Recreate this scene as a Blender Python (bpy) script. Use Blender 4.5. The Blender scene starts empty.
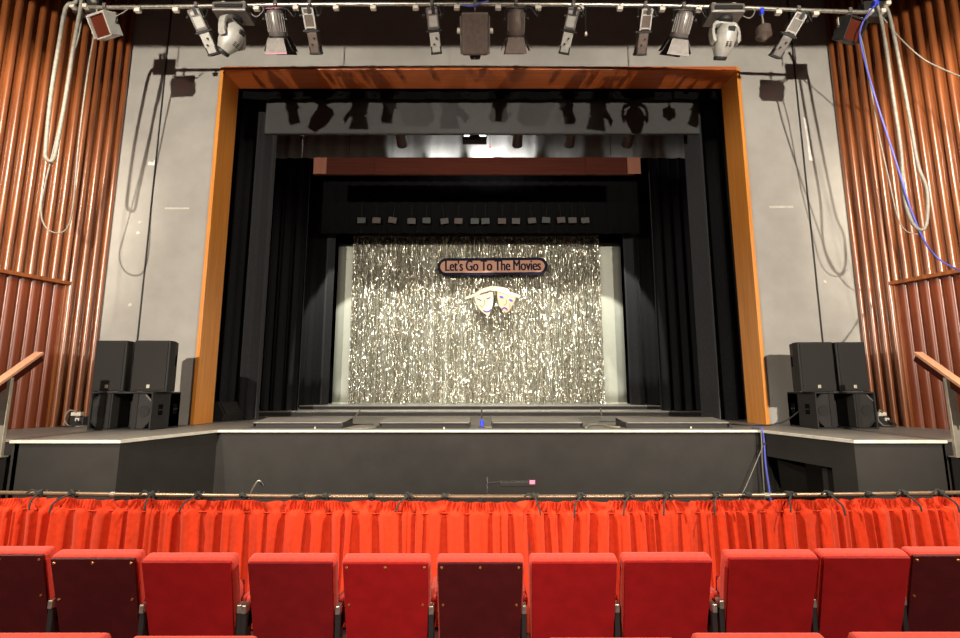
import bpy, bmesh, math, random
from mathutils import Vector, Matrix
R = math.radians
SC = bpy.context.scene
COL = SC.collection
rnd = random.Random(7)

# ------------------------------------------------------------------ camera
CAM = Vector((0.0, 0.0, 1.77))
F = 487.0
TH = R(8.41)
cam_d = bpy.data.cameras.new('camera')
cam_d.sensor_fit = 'HORIZONTAL'
cam_d.sensor_width = 36.0
cam_d.lens = 36.0 * F / 960.0
cam_d.clip_start = 0.05
cam_o = bpy.data.objects.new('camera', cam_d)
COL.objects.link(cam_o)
cam_o.location = CAM
cam_o.rotation_euler = (R(90) + TH, 0, 0)
SC.camera = cam_o
ST, CT = math.sin(TH), math.cos(TH)


def ray(u, v):
    a, b = (u - 480.0) / F, (319.0 - v) / F
    return Vector((a, CT - b * ST, ST + b * CT))


def at(u, v, Y):            # the point of the hall at depth Y seen at (u, v)
    d = ray(u, v)
    return CAM + d * (Y / d.y)


def on(u, v, z):            # the point at height z seen at (u, v)
    d = ray(u, v)
    return CAM + d * ((z - CAM.z) / d.z)


# ------------------------------------------------------------------ materials
def mat(name, base, rough=0.6, metal=0.0, spec=0.5, sheen=0.0, coat=0.0, kind=None, scale=8.0, amount=0.15, bump=0.0, stretch=(1, 1, 1), base2=None, trans=0.0, emit=None, es=0.0):
    m = bpy.data.materials.new(name)
    m.use_nodes = True
    nt = m.node_tree
    b = nt.nodes['Principled BSDF']
    b.inputs['Roughness'].default_value = rough
    b.inputs['Metallic'].default_value = metal
    b.inputs['Specular IOR Level'].default_value = spec
    b.inputs['Sheen Weight'].default_value = sheen
    b.inputs['Coat Weight'].default_value = coat
    b.inputs['Coat Roughness'].default_value = 0.28
    b.inputs['Transmission Weight'].default_value = trans
    if emit:
        b.inputs['Emission Color'].default_value = (*emit, 1)
        b.inputs['Emission Strength'].default_value = es
    tc = nt.nodes.new('ShaderNodeTexCoord')
    mp = nt.nodes.new('ShaderNodeMapping')
    mp.inputs['Scale'].default_value = stretch
    nt.links.new(tc.outputs['Object'], mp.inputs['Vector'])
    n = nt.nodes.new('ShaderNodeTexNoise')
    n.inputs['Scale'].default_value = scale
    n.inputs['Detail'].default_value = 5
    n.inputs['Roughness'].default_value = 0.6
    nt.links.new(mp.outputs['Vector'], n.inputs['Vector'])
    cr = nt.nodes.new('ShaderNodeValToRGB')
    c2 = base2 or tuple(min(1, c * (1 + amount)) for c in base)
    c1 = base if base2 else tuple(c * (1 - amount) for c in base)
    cr.color_ramp.elements[0].position = 0.3
    cr.color_ramp.elements[1].position = 0.7
    cr.color_ramp.elements[0].color = (*c1, 1)
    cr.color_ramp.elements[1].color = (*c2, 1)
    nt.links.new(n.outputs['Fac'], cr.inputs['Fac'])
    nt.links.new(cr.outputs['Color'], b.inputs['Base Color'])
    if bump:
        bp = nt.nodes.new('ShaderNodeBump')
        bp.inputs['Strength'].default_value = bump
        bp.inputs['Distance'].default_value = 0.01
        nt.links.new(n.outputs['Fac'], bp.inputs['Height'])
        nt.links.new(bp.outputs['Normal'], b.inputs['Normal'])
    return m


M = {}
M['wood'] = mat('varnished_slat_wood', (0.15, 0.040, 0.010), 0.30, spec=0.6, coat=0.85, stretch=(6, 6, 0.35), scale=3, base2=(0.27, 0.082, 0.021))
M['wood_low'] = mat('varnished_board_wood', (0.12, 0.021, 0.005), 0.36, spec=0.5, coat=0.2, stretch=(6, 6, 0.35), scale=3, base2=(0.19, 0.038, 0.009))
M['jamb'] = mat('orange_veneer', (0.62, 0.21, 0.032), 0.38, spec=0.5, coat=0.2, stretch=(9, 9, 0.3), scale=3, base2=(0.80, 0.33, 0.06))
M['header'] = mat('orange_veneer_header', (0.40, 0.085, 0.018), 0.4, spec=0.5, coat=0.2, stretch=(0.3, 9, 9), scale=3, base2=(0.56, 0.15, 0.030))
M['pelmet'] = mat('dark_red_wood', (0.030, 0.005, 0.002), 0.6, spec=0.1, stretch=(0.3, 9, 9), scale=3, base2=(0.055, 0.010, 0.004))
M['pelmet_end'] = mat('lighter_wood_block', (0.13, 0.036, 0.015), 0.5, stretch=(9, 9, 0.3), scale=3, base2=(0.19, 0.06, 0.026))
M['grey'] = mat('grey_wall_paint', (0.33, 0.315, 0.29), 0.7, scale=1.6, base2=(0.40, 0.385, 0.355), spec=0.3, bump=0.05)
M['screen_grey'] = mat('grey_panel_paint', (0.044, 0.044, 0.044), 0.8, scale=6, amount=0.1)
M['stage'] = mat('grey_stage_paint', (0.19, 0.178, 0.16), 0.45, scale=2.5, base2=(0.27, 0.25, 0.225), spec=0.45, bump=0.05)
M['black_wall'] = mat('black_painted_board', (0.022, 0.0195, 0.0175), 0.7, scale=3, base2=(0.030, 0.027, 0.0245), spec=0.3)
M['nosing'] = mat('worn_pale_edge', (0.55, 0.52, 0.45), 0.5, scale=9, base2=(0.75, 0.72, 0.64))
M['drape'] = mat('black_wool_serge', (0.014, 0.014, 0.016), 0.9, sheen=0.15, scale=30, amount=0.3, spec=0.15)
M['drape_b'] = mat('black_border_cloth', (0.004, 0.004, 0.004), 0.95, scale=30, amount=0.3, spec=0.05)
M['darkroom'] = mat('black_stage_house', (0.006, 0.006, 0.006), 0.95, scale=4, amount=0.3, spec=0.05)
M['cloth_white'] = mat('off_white_canvas', (0.48, 0.495, 0.43), 0.85, scale=3, amount=0.05, spec=0.1)
M['border_white'] = mat('pale_border_cloth', (0.34, 0.34, 0.33), 0.9, scale=20, amount=0.1, stretch=(6, 1, 0.3), spec=0.1)
M['carpet'] = mat('dark_red_carpet', (0.06, 0.008, 0.008), 0.95, scale=60, amount=0.4)
M['pit'] = mat('pit_floor_paint', (0.02, 0.02, 0.02), 0.8)
M['ceil'] = mat('dark_ceiling_paint', (0.03, 0.028, 0.026), 0.9)
M['red_cloth'] = mat('scarlet_pit_cloth', (0.64, 0.042, 0.008), 0.8, sheen=0.1, scale=25, amount=0.12, spec=0.2)
M['velvet'] = mat('red_seat_velvet', (0.60, 0.055, 0.032), 0.85, sheen=0.25, scale=60, amount=0.15, spec=0.2, bump=0.1)
M['seat_red'] = mat('red_seat_vinyl', (0.30, 0.008, 0.009), 0.6, scale=14, amount=0.12, spec=0.2)
M['seat_maroon'] = mat('maroon_seat_vinyl', (0.065, 0.006, 0.007), 0.55, scale=14, amount=0.15, spec=0.25)
M['seat_deep'] = mat('deep_red_seat_vinyl', (0.19, 0.007, 0.009), 0.6, scale=14, amount=0.12, spec=0.2)
M['iron'] = mat('dark_iron', (0.035, 0.032, 0.034), 0.5, metal=0.4)
M['steel'] = mat('worn_steel', (0.55, 0.52, 0.45), 0.35, metal=0.8, scale=30, amount=0.3)
M['brass'] = mat('brass_screw', (0.75, 0.36, 0.12), 0.35, metal=0.8)
M['black'] = mat('black_paint', (0.022, 0.022, 0.022), 0.5, spec=0.4)
M['spk'] = mat('textured_black_cabinet', (0.019, 0.018, 0.018), 0.65, spec=0.3, scale=90, amount=0.3, bump=0.2)
M['grille'] = mat('dark_speaker_grille', (0.020, 0.018, 0.017), 0.75, spec=0.25, scale=220, amount=0.5)
M['cone'] = mat('dark_speaker_cone', (0.022, 0.021, 0.020), 0.6, spec=0.3)
M['hole'] = mat('black_recess', (0.004, 0.004, 0.004), 0.9, spec=0.05)
M['silver'] = mat('silver_badge', (0.7, 0.66, 0.55), 0.35, metal=0.6)
M['lamp_pale'] = mat('pale_grey_lantern', (0.50, 0.49, 0.45), 0.45, metal=0.2, scale=14, amount=0.15)
M['lamp_grey'] = mat('grey_lantern', (0.22, 0.20, 0.185), 0.4, metal=0.45, scale=14, amount=0.2)
M['lamp_brown'] = mat('dull_bronze_lantern', (0.13, 0.095, 0.08), 0.5, metal=0.3, scale=14, amount=0.2)
M['lamp_black'] = mat('black_lantern', (0.025, 0.024, 0.023), 0.5, metal=0.2)
M['plug'] = mat('pale_plug_plastic', (0.74, 0.68, 0.58), 0.45)
M['cable_w'] = mat('pale_grey_cable', (0.24, 0.225, 0.19), 0.55, scale=18, amount=0.25)
M['cable_b'] = mat('blue_cable', (0.10, 0.12, 0.55), 0.45)
M['cable_k'] = mat('black_cable', (0.02, 0.02, 0.02), 0.5)
M['blue'] = mat('blue_tape', (0.03, 0.06, 0.8), 0.5)
M['pink'] = mat('pink_tape', (0.85, 0.25, 0.42), 0.5)
M['yellow'] = mat('yellow_tape', (0.75, 0.55, 0.10), 0.5)
M['white'] = mat('white_paint', (0.75, 0.74, 0.70), 0.5)
M['tape_w'] = mat('faded_white_tape', (0.55, 0.53, 0.47), 0.6)
M['rail'] = mat('weathered_handrail_wood', (0.55, 0.26, 0.14), 0.5, stretch=(9, 1, 9), scale=3, base2=(0.68, 0.36, 0.22))
M['post'] = mat('galvanised_post', (0.42, 0.38, 0.31), 0.45, metal=0.5, scale=12, amount=0.15)
M['pole'] = mat('dull_brass_rail', (0.30, 0.21, 0.14), 0.35, metal=0.6)
M['tie'] = mat('black_cotton_tie', (0.03, 0.032, 0.028), 0.85)
M['tan'] = mat('tan_sign_paint', (0.34, 0.165, 0.105), 0.6, scale=3, amount=0.05)
M['navy'] = mat('dark_navy_paint', (0.008, 0.008, 0.018), 0.85, spec=0.08)
M['mask_l'] = mat('cream_card', (0.56, 0.46, 0.35), 0.7, scale=3, amount=0.04)
M['mask_d'] = mat('tan_card', (0.44, 0.28, 0.18), 0.7, scale=3, amount=0.04)
M['ink'] = mat('blue_ink', (0.05, 0.04, 0.36), 0.6)
M['inkb'] = mat('brown_ink', (0.10, 0.06, 0.05), 0.6)
M['card'] = mat('faded_picture_card', (0.012, 0.011, 0.011), 0.6, scale=22, base2=(0.05, 0.042, 0.036))
M['card_g'] = mat('greenish_picture_card', (0.008, 0.011, 0.010), 0.6, scale=22, base2=(0.032, 0.038, 0.036))
M['card_r'] = mat('reddish_picture_card', (0.017, 0.010, 0.009), 0.6, scale=22, base2=(0.065, 0.038, 0.032))
M['lamp_lit'] = mat('lit_lamp_glass', (0.9, 0.9, 0.9), 0.4, emit=(0.9, 0.95, 1.0), es=6.0)
M['redled'] = mat('red_pilot_light', (0.9, 0.05, 0.03), 0.4, emit=(1.0, 0.08, 0.03), es=1.2)


def tinsel_material():
    m = bpy.data.materials.new('silver_tinsel')
    m.use_nodes = True
    nt = m.node_tree
    b = nt.nodes['Principled BSDF']
    b.inputs['Metallic'].default_value = 0.82
    b.inputs['Roughness'].default_value = 0.26
    g = nt.nodes.new('ShaderNodeNewGeometry')
    cr = nt.nodes.new('ShaderNodeValToRGB')
    e = cr.color_ramp.elements
    e[0].color = (0.50, 0.47, 0.37, 1)
    e[1].color = (0.72, 0.70, 0.62, 1)
    x = cr.color_ramp.elements.new(0.15); x.color = (0.24, 0.19, 0.14, 1)
    x = cr.color_ramp.elements.new(0.5); x.color = (0.58, 0.56, 0.45, 1)
    nt.links.new(g.outputs['Random Per Island'], cr.inputs['Fac'])
    nt.links.new(cr.outputs['Color'], b.inputs['Base Color'])
    return m


def gel_material():
    m = bpy.data.materials.new('red_lighting_gel')
    m.use_nodes = True
    nt = m.node_tree
    nt.nodes.clear()
    o = nt.nodes.new('ShaderNodeOutputMaterial')
    mx = nt.nodes.new('ShaderNodeMixShader')
    t = nt.nodes.new('ShaderNodeBsdfTransparent'); t.inputs['Color'].default_value = (0.30, 0.025, 0.03, 1)
    g = nt.nodes.new('ShaderNodeBsdfPrincipled'); g.inputs['Base Color'].default_value = (0.28, 0.06, 0.03, 1); g.inputs['Roughness'].default_value = 0.3
    mx.inputs[0].default_value = 0.35
    nt.links.new(t.outputs[0], mx.inputs[1]); nt.links.new(g.outputs[0], mx.inputs[2])
    nt.links.new(mx.outputs[0], o.inputs[0])
    return m


M['tinsel'] = tinsel_material()
M['gel'] = gel_material()


# ------------------------------------------------------------------ mesh builder
class MB:
    def __init__(self):
        self.v, self.f = [], []

    def add(self, vs, fs, mx=None):
        o = len(self.v)
        self.v += [tuple(mx @ Vector(p)) if mx else tuple(p) for p in vs]
        self.f += [tuple(i + o for i in f) for f in fs]
        return self

    def box(self, c, s, mx=None, taper=1.0):
        x, y, z = (k / 2 for k in s)
        T = taper
        vs = [(-x, -y, -z), (x, -y, -z), (x, y, -z), (-x, y, -z), (-x * T, -y * T, z), (x * T, -y * T, z), (x * T, y * T, z), (-x * T, y * T, z)]
        vs = [Vector(p) + Vector(c) for p in vs]
        return self.add(vs, [(0, 3, 2, 1), (4, 5, 6, 7), (0, 1, 5, 4), (1, 2, 6, 5), (2, 3, 7, 6), (3, 0, 4, 7)], mx)

    def span(self, a, b, mx=None):
        a, b = Vector(a), Vector(b)
        return self.box((a + b) / 2, (abs(b.x - a.x), abs(b.y - a.y), abs(b.z - a.z)), mx)

    def prism(self, poly, z0, z1, mx=None):       # polygon in xy, counter-clockwise
        n = len(poly)
        vs = [(x, y, z0) for x, y in poly] + [(x, y, z1) for x, y in poly]
        fs = [tuple(range(n - 1, -1, -1)), tuple(range(n, 2 * n))]
        fs += [(i, (i + 1) % n, n + (i + 1) % n, n + i) for i in range(n)]
        return self.add(vs, fs, mx)

    def lathe(self, prof, n=20, mx=None, cap=True):   # (r, z) along +z
        vs, fs = [], []
        for r, z in prof:
            for k in range(n):
                a = 2 * math.pi * k / n
                vs.append((r * math.cos(a), r * math.sin(a), z))
        for j in range(len(prof) - 1):
            for k in range(n):
                k2 = (k + 1) % n
                fs.append((j * n + k, j * n + k2, (j + 1) * n + k2, (j + 1) * n + k))
        if cap:
            fs.append(tuple(range(n - 1, -1, -1)))
            fs.append(tuple((len(prof) - 1) * n + k for k in range(n)))
        return self.add(vs, fs, mx)

    def rod(self, p, q, r, r2=None, n=12, mx=None):
        p, q = Vector(p), Vector(q)
        d = q - p
        m = Matrix.Translation(p) @ d.to_track_quat('Z', 'Y').to_matrix().to_4x4()
        if mx: m = mx @ m
        return self.lathe([(r, 0), (r if r2 is None else r2, d.length)], n, m)

    def tube(self, pts, r, n=8, smooth=6, mx=None):
        P = [Vector(p) for p in pts]
        if smooth and len(P) > 2:
            Q = []
            for i in range(len(P) - 1):
                p0, p1, p2, p3 = P[max(i - 1, 0)], P[i], P[i + 1], P[min(i + 2, len(P) - 1)]
                for k in range(smooth):
                    t = k / smooth
                    Q.append(0.5 * ((2 * p1) + (p2 - p0) * t + (2 * p0 - 5 * p1 + 4 * p2 - p3) * t * t + (3 * p1 - p0 - 3 * p2 + p3) * t ** 3))
            Q.append(P[-1]); P = Q
        vs, fs = [], []
        nrm = None
        for i, p in enumerate(P):
            t = (P[min(i + 1, len(P) - 1)] - P[max(i - 1, 0)])
            t = t.normalized() if t.length > 1e-9 else Vector((0, 0, 1))
            if nrm is None:
                nrm = t.orthogonal().normalized()
            nrm = (nrm - t * nrm.dot(t))
            nrm = nrm.normalized() if nrm.length > 1e-6 else t.orthogonal().normalized()
            b = t.cross(nrm)
            for k in range(n):
                a = 2 * math.pi * k / n
                vs.append(p + nrm * (r * math.cos(a)) + b * (r * math.sin(a)))
        for i in range(len(P) - 1):
            for k in range(n):
                k2 = (k + 1) % n
                fs.append((i * n + k, i * n + k2, (i + 1) * n + k2, (i + 1) * n + k))
        fs.append(tuple(range(n - 1, -1, -1)))
        fs.append(tuple((len(P) - 1) * n + k for k in range(n)))
        return self.add(vs, fs, mx)

    def grid(self, fn, nu, nv):
        vs = [fn(i / nu, j / nv) for j in range(nv + 1) for i in range(nu + 1)]
        w = nu + 1
        fs = [(j * w + i, j * w + i + 1, (j + 1) * w + i + 1, (j + 1) * w + i) for j in range(nv) for i in range(nu)]
        return self.add(vs, fs)

    def build(self, name, m, parent=None, bevel=0.0, smooth=False, seg=2, solid=0.0, sub=0):
        me = bpy.data.meshes.new(name)
        me.from_pydata([tuple(p) for p in self.v], [], self.f)
        me.update()
        bm = bmesh.new(); bm.from_mesh(me)
        bmesh.ops.recalc_face_normals(bm, faces=bm.faces)
        bm.to_mesh(me); bm.free()
        me.materials.append(m)
        if smooth:
            me.polygons.foreach_set('use_smooth', [True] * len(me.polygons))
            if smooth == 'auto':
                me.set_sharp_from_angle(angle=R(40))
        o = bpy.data.objects.new(name, me)
        COL.objects.link(o)
        if parent: o.parent = parent
        if solid:
            s = o.modifiers.new('thickness', 'SOLIDIFY'); s.thickness = solid; s.offset = 0
        if bevel:
            b = o.modifiers.new('bevel', 'BEVEL'); b.width = bevel; b.segments = seg; b.limit_method = 'ANGLE'
        if sub:
            s = o.modifiers.new('subdivision', 'SUBSURF'); s.levels = sub; s.render_levels = sub
        return o


def tag(o, label=None, cat=None, group=None, kind=None):
    if label: o['label'] = label
    if cat: o['category'] = cat
    if group: o['group'] = group
    if kind: o['kind'] = kind
    return o


def thing(name, loc, label, cat, group=None, rz=0.0):
    o = bpy.data.objects.new(name, None)
    o.empty_display_size = 0.1
    COL.objects.link(o)
    o.location = loc
    o.rotation_euler = (0, 0, rz)
    return tag(o, label, cat, group)


def struct(o, label=None):
    o['kind'] = 'structure'
    if label: o['label'] = label
    return o


def copy_tree(o, parent=None):
    c = o.copy(); COL.objects.link(c)
    if parent: c.parent = parent
    for ch in list(o.children):
        copy_tree(ch, c)
    return c


def rot(ax, deg):
    return Matrix.Rotation(R(deg), 4, ax)


# ------------------------------------------------------------------ measures
Z0 = 1.2            # stage level
DW = 8.5            # depth of the proscenium wall
XC = 6.72           # half width at that wall
SP = 0.36           # splay of the side walls
TOP = 9.7
DL = 3.0            # where the low auditorium ceiling ends
ZL = 7.05


def wx(D):          # |x| of a side wall at depth D
    return XC + SP * (DW - D)


# ================================================================== THE SETTING
# side walls: half-round slats over boards; a shallower boarded panel below a rail
def slat_profile(D0, D1, depth, width, pitch, phase=0.0):
    L = (D1 - D0) * math.hypot(1, SP)
    pts = []
    n = int(L / pitch)
    for k in range(n + 1):
        s0 = k * pitch + phase
        for t in range(9):
            a = math.pi * t / 8
            s = s0 + width / 2 - width / 2 * math.cos(a)
            d = depth * (math.sin(a) ** 0.75)
            if s <= L: pts.append((s, d))
    return L, pts


def side_wall(sgn, name):
    ux = Vector((SP * sgn, -1, 0)).normalized()     # along the wall towards the hall
    nx = Vector((-1 * sgn, -SP, 0)).normalized()    # into the room
    P0 = Vector((XC * sgn, DW, 0))

    def seg(s0, s1, z0, z1, depth, width, pitch, base):
        mb = MB()
        poly = []
        k = 0
        s = s0
        prof = [(s0, base)]
        while s + width <= s1 + 1e-6:
            for t in range(9):
                a = math.pi * t / 8
                prof.append((s + width / 2 - width / 2 * math.cos(a), base + depth * (math.sin(a) ** 0.8)))
            s += pitch
        prof.append((s1, base))
        vs, fs = [], []
        for (ss, dd) in prof:
            p = P0 + ux * ss + nx * dd
            vs.append((p.x, p.y, z0)); vs.append((p.x, p.y, z1))
        for i in range(len(prof) - 1):
            fs.append((2 * i, 2 * i + 2, 2 * i + 3, 2 * i + 1))
        # backing
        o = len(vs)
        for ss in (s0, s1):
            p = P0 + ux * ss - nx * 0.35
            vs.append((p.x, p.y, z0)); vs.append((p.x, p.y, z1))
        l = 2 * (len(prof) - 1)
        fs += [(o, o + 2, o + 3, o + 1), (0, 1, o + 1, o), (l, l + 1, o + 3, o + 2)]
        fs.append(tuple([2 * i for i in range(len(prof))] + [o + 2, o]))
        fs.append(tuple([2 * i + 1 for i in range(len(prof))] + [o + 3, o + 1]))
        mb.add(vs, fs)
        return mb
    LT = 12.5
    sp, zr = 0.575, 3.54
    up = MB()
    for args in ((0, sp, -1.0, TOP, 0.075, 0.095, 0.155, 0.0), (sp, LT, zr, TOP, 0.075, 0.095, 0.155, 0.0)):
        g = seg(*args); up.add(g.v, g.f)
    w = struct(up.build(name, M['wood'], smooth='auto'))
    lo = seg(sp, LT, -1.0, zr, 0.028, 0.145, 0.155, -0.05).build('board_panel', M['wood_low'], w, smooth='auto')
    a = P0 + ux * (sp - 0.03); b = P0 + ux * LT
    tr = MB()
    for z, h, d in ((zr + 0.01, 0.06, 0.075),):
        q = [a + nx * d, b + nx * d, b - nx * 0.05, a - nx * 0.05]
        if sgn > 0: q = q[::-1]
        tr.prism([(p.x, p.y) for p in q], z - h / 2, z + h / 2)
    q = [a + nx * 0.03, a + ux * 0.05 + nx * 0.03, a + ux * 0.05 - nx * 0.05, a - nx * 0.05]
    if sgn > 0: q = q[::-1]
    tr.prism([(p.x, p.y) for p in q], -1.0, zr)
    tr.build('panel_rail', M['wood'], w, bevel=0.006)
    return w


side_wall(-1, 'wall_left')
side_wall(1, 'wall_right')

# the grey wall round the stage opening
OX, OZ = 4.93, 7.87      # opening half width, opening top
mb = MB()
mb.span((-XC - 0.6, DW, -1.0), (-OX, DW + 0.5, TOP))
mb.span((OX, DW, -1.0), (XC + 0.6, DW + 0.5, TOP))
mb.span((-OX, DW, OZ), (OX, DW + 0.5, TOP))
wall = struct(mb.build('wall_back', M['grey']))
for s in (-1, 1):
    g = MB().span((s * 6.0 - 0.013, DW - 0.012, Z0), (s * 6.0 + 0.013, DW + 0.01, TOP)).build('panel_joint', M['black'], wall)

# proscenium frame
pf = thing('proscenium_frame', (0, DW, Z0), 'orange veneered wooden frame round the stage opening in the grey wall', 'proscenium arch')
zt = OZ - Z0
for s in (-1, 1):
    a, b = s * OX, s * (OX - 0.055)
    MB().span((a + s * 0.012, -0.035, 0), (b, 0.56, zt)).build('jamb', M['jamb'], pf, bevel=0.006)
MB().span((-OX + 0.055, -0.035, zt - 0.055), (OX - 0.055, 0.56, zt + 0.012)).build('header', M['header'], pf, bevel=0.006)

# floors and ceiling
struct(MB().span((-13, -5, -0.1), (13, 4.25, 0)).build('floor', M['carpet']))
struct(MB().span((-13, 4.25, -1.1), (13, 7.5, -1.0)).build('floor_pit', M['pit']))
struct(MB().span((-9.2, 4.15, -1.0), (9.2, 4.25, 0)).build('wall_pit', M['black_wall']))
mb = MB()
mb.span((-13, -7.5, ZL), (13, DL, ZL + 0.25))
mb.span((-13, DL, ZL), (13, DL + 0.2, TOP))
mb.span((-13, DL, TOP), (13, DW + 0.6, TOP + 0.2))
struct(mb.build('ceiling', M['ceil']))

# stage deck: apron, two wings with slanted faces, stage behind
pA = on(204, 432.5, Z0); pB = on(116.5, 441.3, Z0); pC = on(11, 440.6, Z0)
qA = on(761, 430.5, Z0); qB = on(848, 440, Z0); qC = on(946, 440.6, Z0)
YA = on(480, 430.3, Z0).y
pA = Vector((pA.x, YA, 0)); qA = Vector((qA.x, YA, 0))
YW = (pB.y + qB.y) / 2
TH_ = 0.03
notch = 5.95
deck = [(-wx(notch) + 0.02, notch), (pC.x, notch), (pC.x, YW), (pB.x, YW), (pA.x, YA), (qA.x, YA), (qB.x, YW), (qC.x, YW), (qC.x, notch), (wx(notch) - 0.02, notch), (XC, DW), (XC, 15.4), (-XC, 15.4), (-XC, DW)]
struct(MB().prism(deck, Z0 - TH_, Z0).build('floor_stage', M['stage']))
mb = MB()
zf = Z0 - 0.03
mb.span((-4.6, YA + 0.05, -1.0), (4.75, YA + 0.2, zf))
apron_wall = struct(mb.build('wall_apron', M['black_wall']))


def slab(mb, a, b, t, z0, z1):      # a wall from a to b, thickness t to the left of a>b
    a, b = Vector((a[0], a[1], 0)), Vector((b[0], b[1], 0))
    d = (b - a).normalized(); n = Vector((-d.y, d.x, 0))
    mb.prism([(p.x, p.y) for p in (a, b, b + n * t, a + n * t)], z0, z1)


mb = MB()
e = 0.03
slab(mb, (pC.x, YW + e), (pB.x - e, YW + e), 0.12, -1, Z0 - TH_)
slab(mb, (pB.x - e, YW + e), (pA.x - e, YA + 0.1), 0.12, -1, Z0 - TH_)
slab(mb, (-wx(notch) + 0.1, notch + e), (pC.x + e, notch + e), 0.12, -1, Z0 - TH_)
slab(mb, (pC.x + e, notch + e), (pC.x + e, YW + e), 0.05, -1, Z0 - TH_)
struct(mb.build('wall_wing_left', M['black_wall']))
mb = MB()
d = Vector((qA.x - qB.x, YA - YW, 0))
def lerp(t): return (qB.x + e + d.x * t, YW + e + d.y * t)
slab(mb, lerp(0), lerp(0.22), -0.12, -1, Z0 - TH_)
slab(mb, lerp(0.22), lerp(0.98), -0.12, Z0 - 0.36, Z0 - TH_)
slab(mb, lerp(0.98), lerp(1.05), -0.12, -1, Z0 - TH_)
slab(mb, (qB.x + e, YW + e), (qC.x, YW + e), 0.12, -1, Z0 - TH_)
slab(mb, (qC.x - e, YW + e), (qC.x - e, notch + e), -0.05, -1, Z0 - TH_)
slab(mb, (qC.x - e, notch + e), (wx(notch) - 0.1, notch + e), 0.12, -1, Z0 - TH_)
mb.span((qB.x + 0.15, YW + 0.7, -1), (qB.x + 2.2, YW + 0.8, Z0 - TH_))
struct(mb.build('wall_wing_right', M['black_wall']))
# fascia below the deck edge and pale worn nosing along it
mb = MB()
edge = [(pC.x, YW), (pB.x, YW), (pA.x, YA), (qA.x, YA), (qB.x, YW), (qC.x, YW)]
for a, b in zip(edge[:-1], edge[1:]):
    slab(mb, (a[0], a[1] - 0.012), (b[0], b[1] - 0.012), 0.05, Z0 - 0.028, Z0 + 0.006)
struct(mb.build('trim_1', M['nosing']))
# stage house: dark shell
mb = MB()
mb.span((-XC - 1.2, 15.4, Z0 - 0.2), (XC + 1.2, 15.6, 12.2))
struct(mb.build('wall_stage_back', M['darkroom']))
for s, nm in ((-1, 'wall_stage_left'), (1, 'wall_stage_right')):
    struct(MB().span((s * (XC + 0.02), DW + 0.5, Z0 - 0.2), (s * (XC + 0.22), 15.4, 12.2)).build(nm, M['darkroom']))
struct(MB().span((-XC - 1, DW, 12.0), (XC + 1, 15.6, 12.2)).build('ceiling_stage', M['darkroom']))
struct(MB().span((-XC - 1, DW + 0.3, TOP), (XC + 1, DW + 0.5, 12.2)).build('wall_stage_front', M['darkroom']))

# steps at both ends, with handrails
for s, px, wh in ((-1, 'left', 'slatted wall on the left'), (1, 'right', 'slatted wall on the right')):
    xi = abs(pC.x if s < 0 else qC.x) + 0.02
    st = thing('stage_steps', (s * (xi + 0.9), notch, 0), 'black wooden steps up to the stage beside the %s' % wh, 'steps', 'steps at the stage ends')
    for k in range(5):
        z = 1.02 - 0.2 * k
        y = -0.32 * k
        MB().span((-0.85, y - 0.34, 0), (0.85, y - 0.02, z)).build('step', M['black_wall'], st, bevel=0.008)
    if s > 0:
        mb = MB().span((-0.84, -0.347, 0.90), (-0.70, -0.339, 0.955))
        mb.build('yellow_edge_tape', M['yellow'], st)
        MB().span((-0.80, -0.349, 0.965), (-0.74, -0.339, 1.0)).build('white_label', M['white'], st)
    # handrail
    hx = s * (xi + 0.06)
    hr = thing('handrail', (hx, notch - 0.2, 1.02), 'sloping wooden handrail on a grey metal post by the %s' % ('left stage steps' if s < 0 else 'right stage steps'), 'handrail', 'handrails of the stage steps')
    y0, z0, y1, z1 = -0.0, 0.94, 0.35, 1.215
    sl = (z1 - z0) / (y1 - y0)
    mb = MB()
    L = 1.1
    ang = math.atan(sl)
    mxx = Matrix.Translation((0, 0.36, z1 + 0.01)) @ rot('X', math.degrees(ang))
    mb.box((0, -L / 2, 0), (0.11, L, 0.035), mxx)
    mb.build('rail_board', M['rail'], hr, bevel=0.006)
    MB().box((0, -L / 2, -0.065), (0.025, L - 0.02, 0.095), mxx).build('side_board', M['pelmet'], hr)
    mb = MB().span((-0.05, -0.02, 0), (0.05, 0.02, 0.905))
    mb.build('post', M['post'], hr, bevel=0.004)
    mb = MB().span((-0.05, -0.92, -0.60), (0.05, -0.88, 0.26))
    mb.build('post', M['post'], hr, bevel=0.004)
    MB().span((-0.08, -0.05, 0.0), (0.08, 0.05, 0.012)).build('foot_plate', M['post'], hr)

# ================================================================== ON STAGE
# risers
r1 = thing('stage_riser', (0, 12.4, Z0), 'wide low black platform step nearer the front of the stage', 'platform', 'low platforms on stage')
MB().span((-5.25, -0.93, 0.075), (5.4, 2.6, 0.10)).build('deck', M['stage'], r1, bevel=0.004)
MB().span((-5.25, -0.95, 0), (5.4, 2.6, 0.074)).build('base_frame', M['black_wall'], r1)
MB().span((-5.25, -0.965, 0.09), (5.4, -0.951, 0.105)).build('edge_strip', M['stage'], r1)
r2 = thing('stage_riser', (0, 13.4, Z0 + 0.10), 'narrower black platform with pale edge carrying the silver backdrop', 'platform', 'low platforms on stage')
MB().span((-4.62, -0.73, 0.075), (4.62, 1.4, 0.10)).build('deck', M['stage'], r2, bevel=0.004)
MB().span((-4.62, -0.75, 0), (4.62, 1.4, 0.074)).build('base_frame', M['black_wall'], r2)
MB().span((-4.62, -0.765, 0.085), (4.62, -0.751, 0.106)).build('edge_strip', M['stage'], r2)
ZR = Z0 + 0.2
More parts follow.
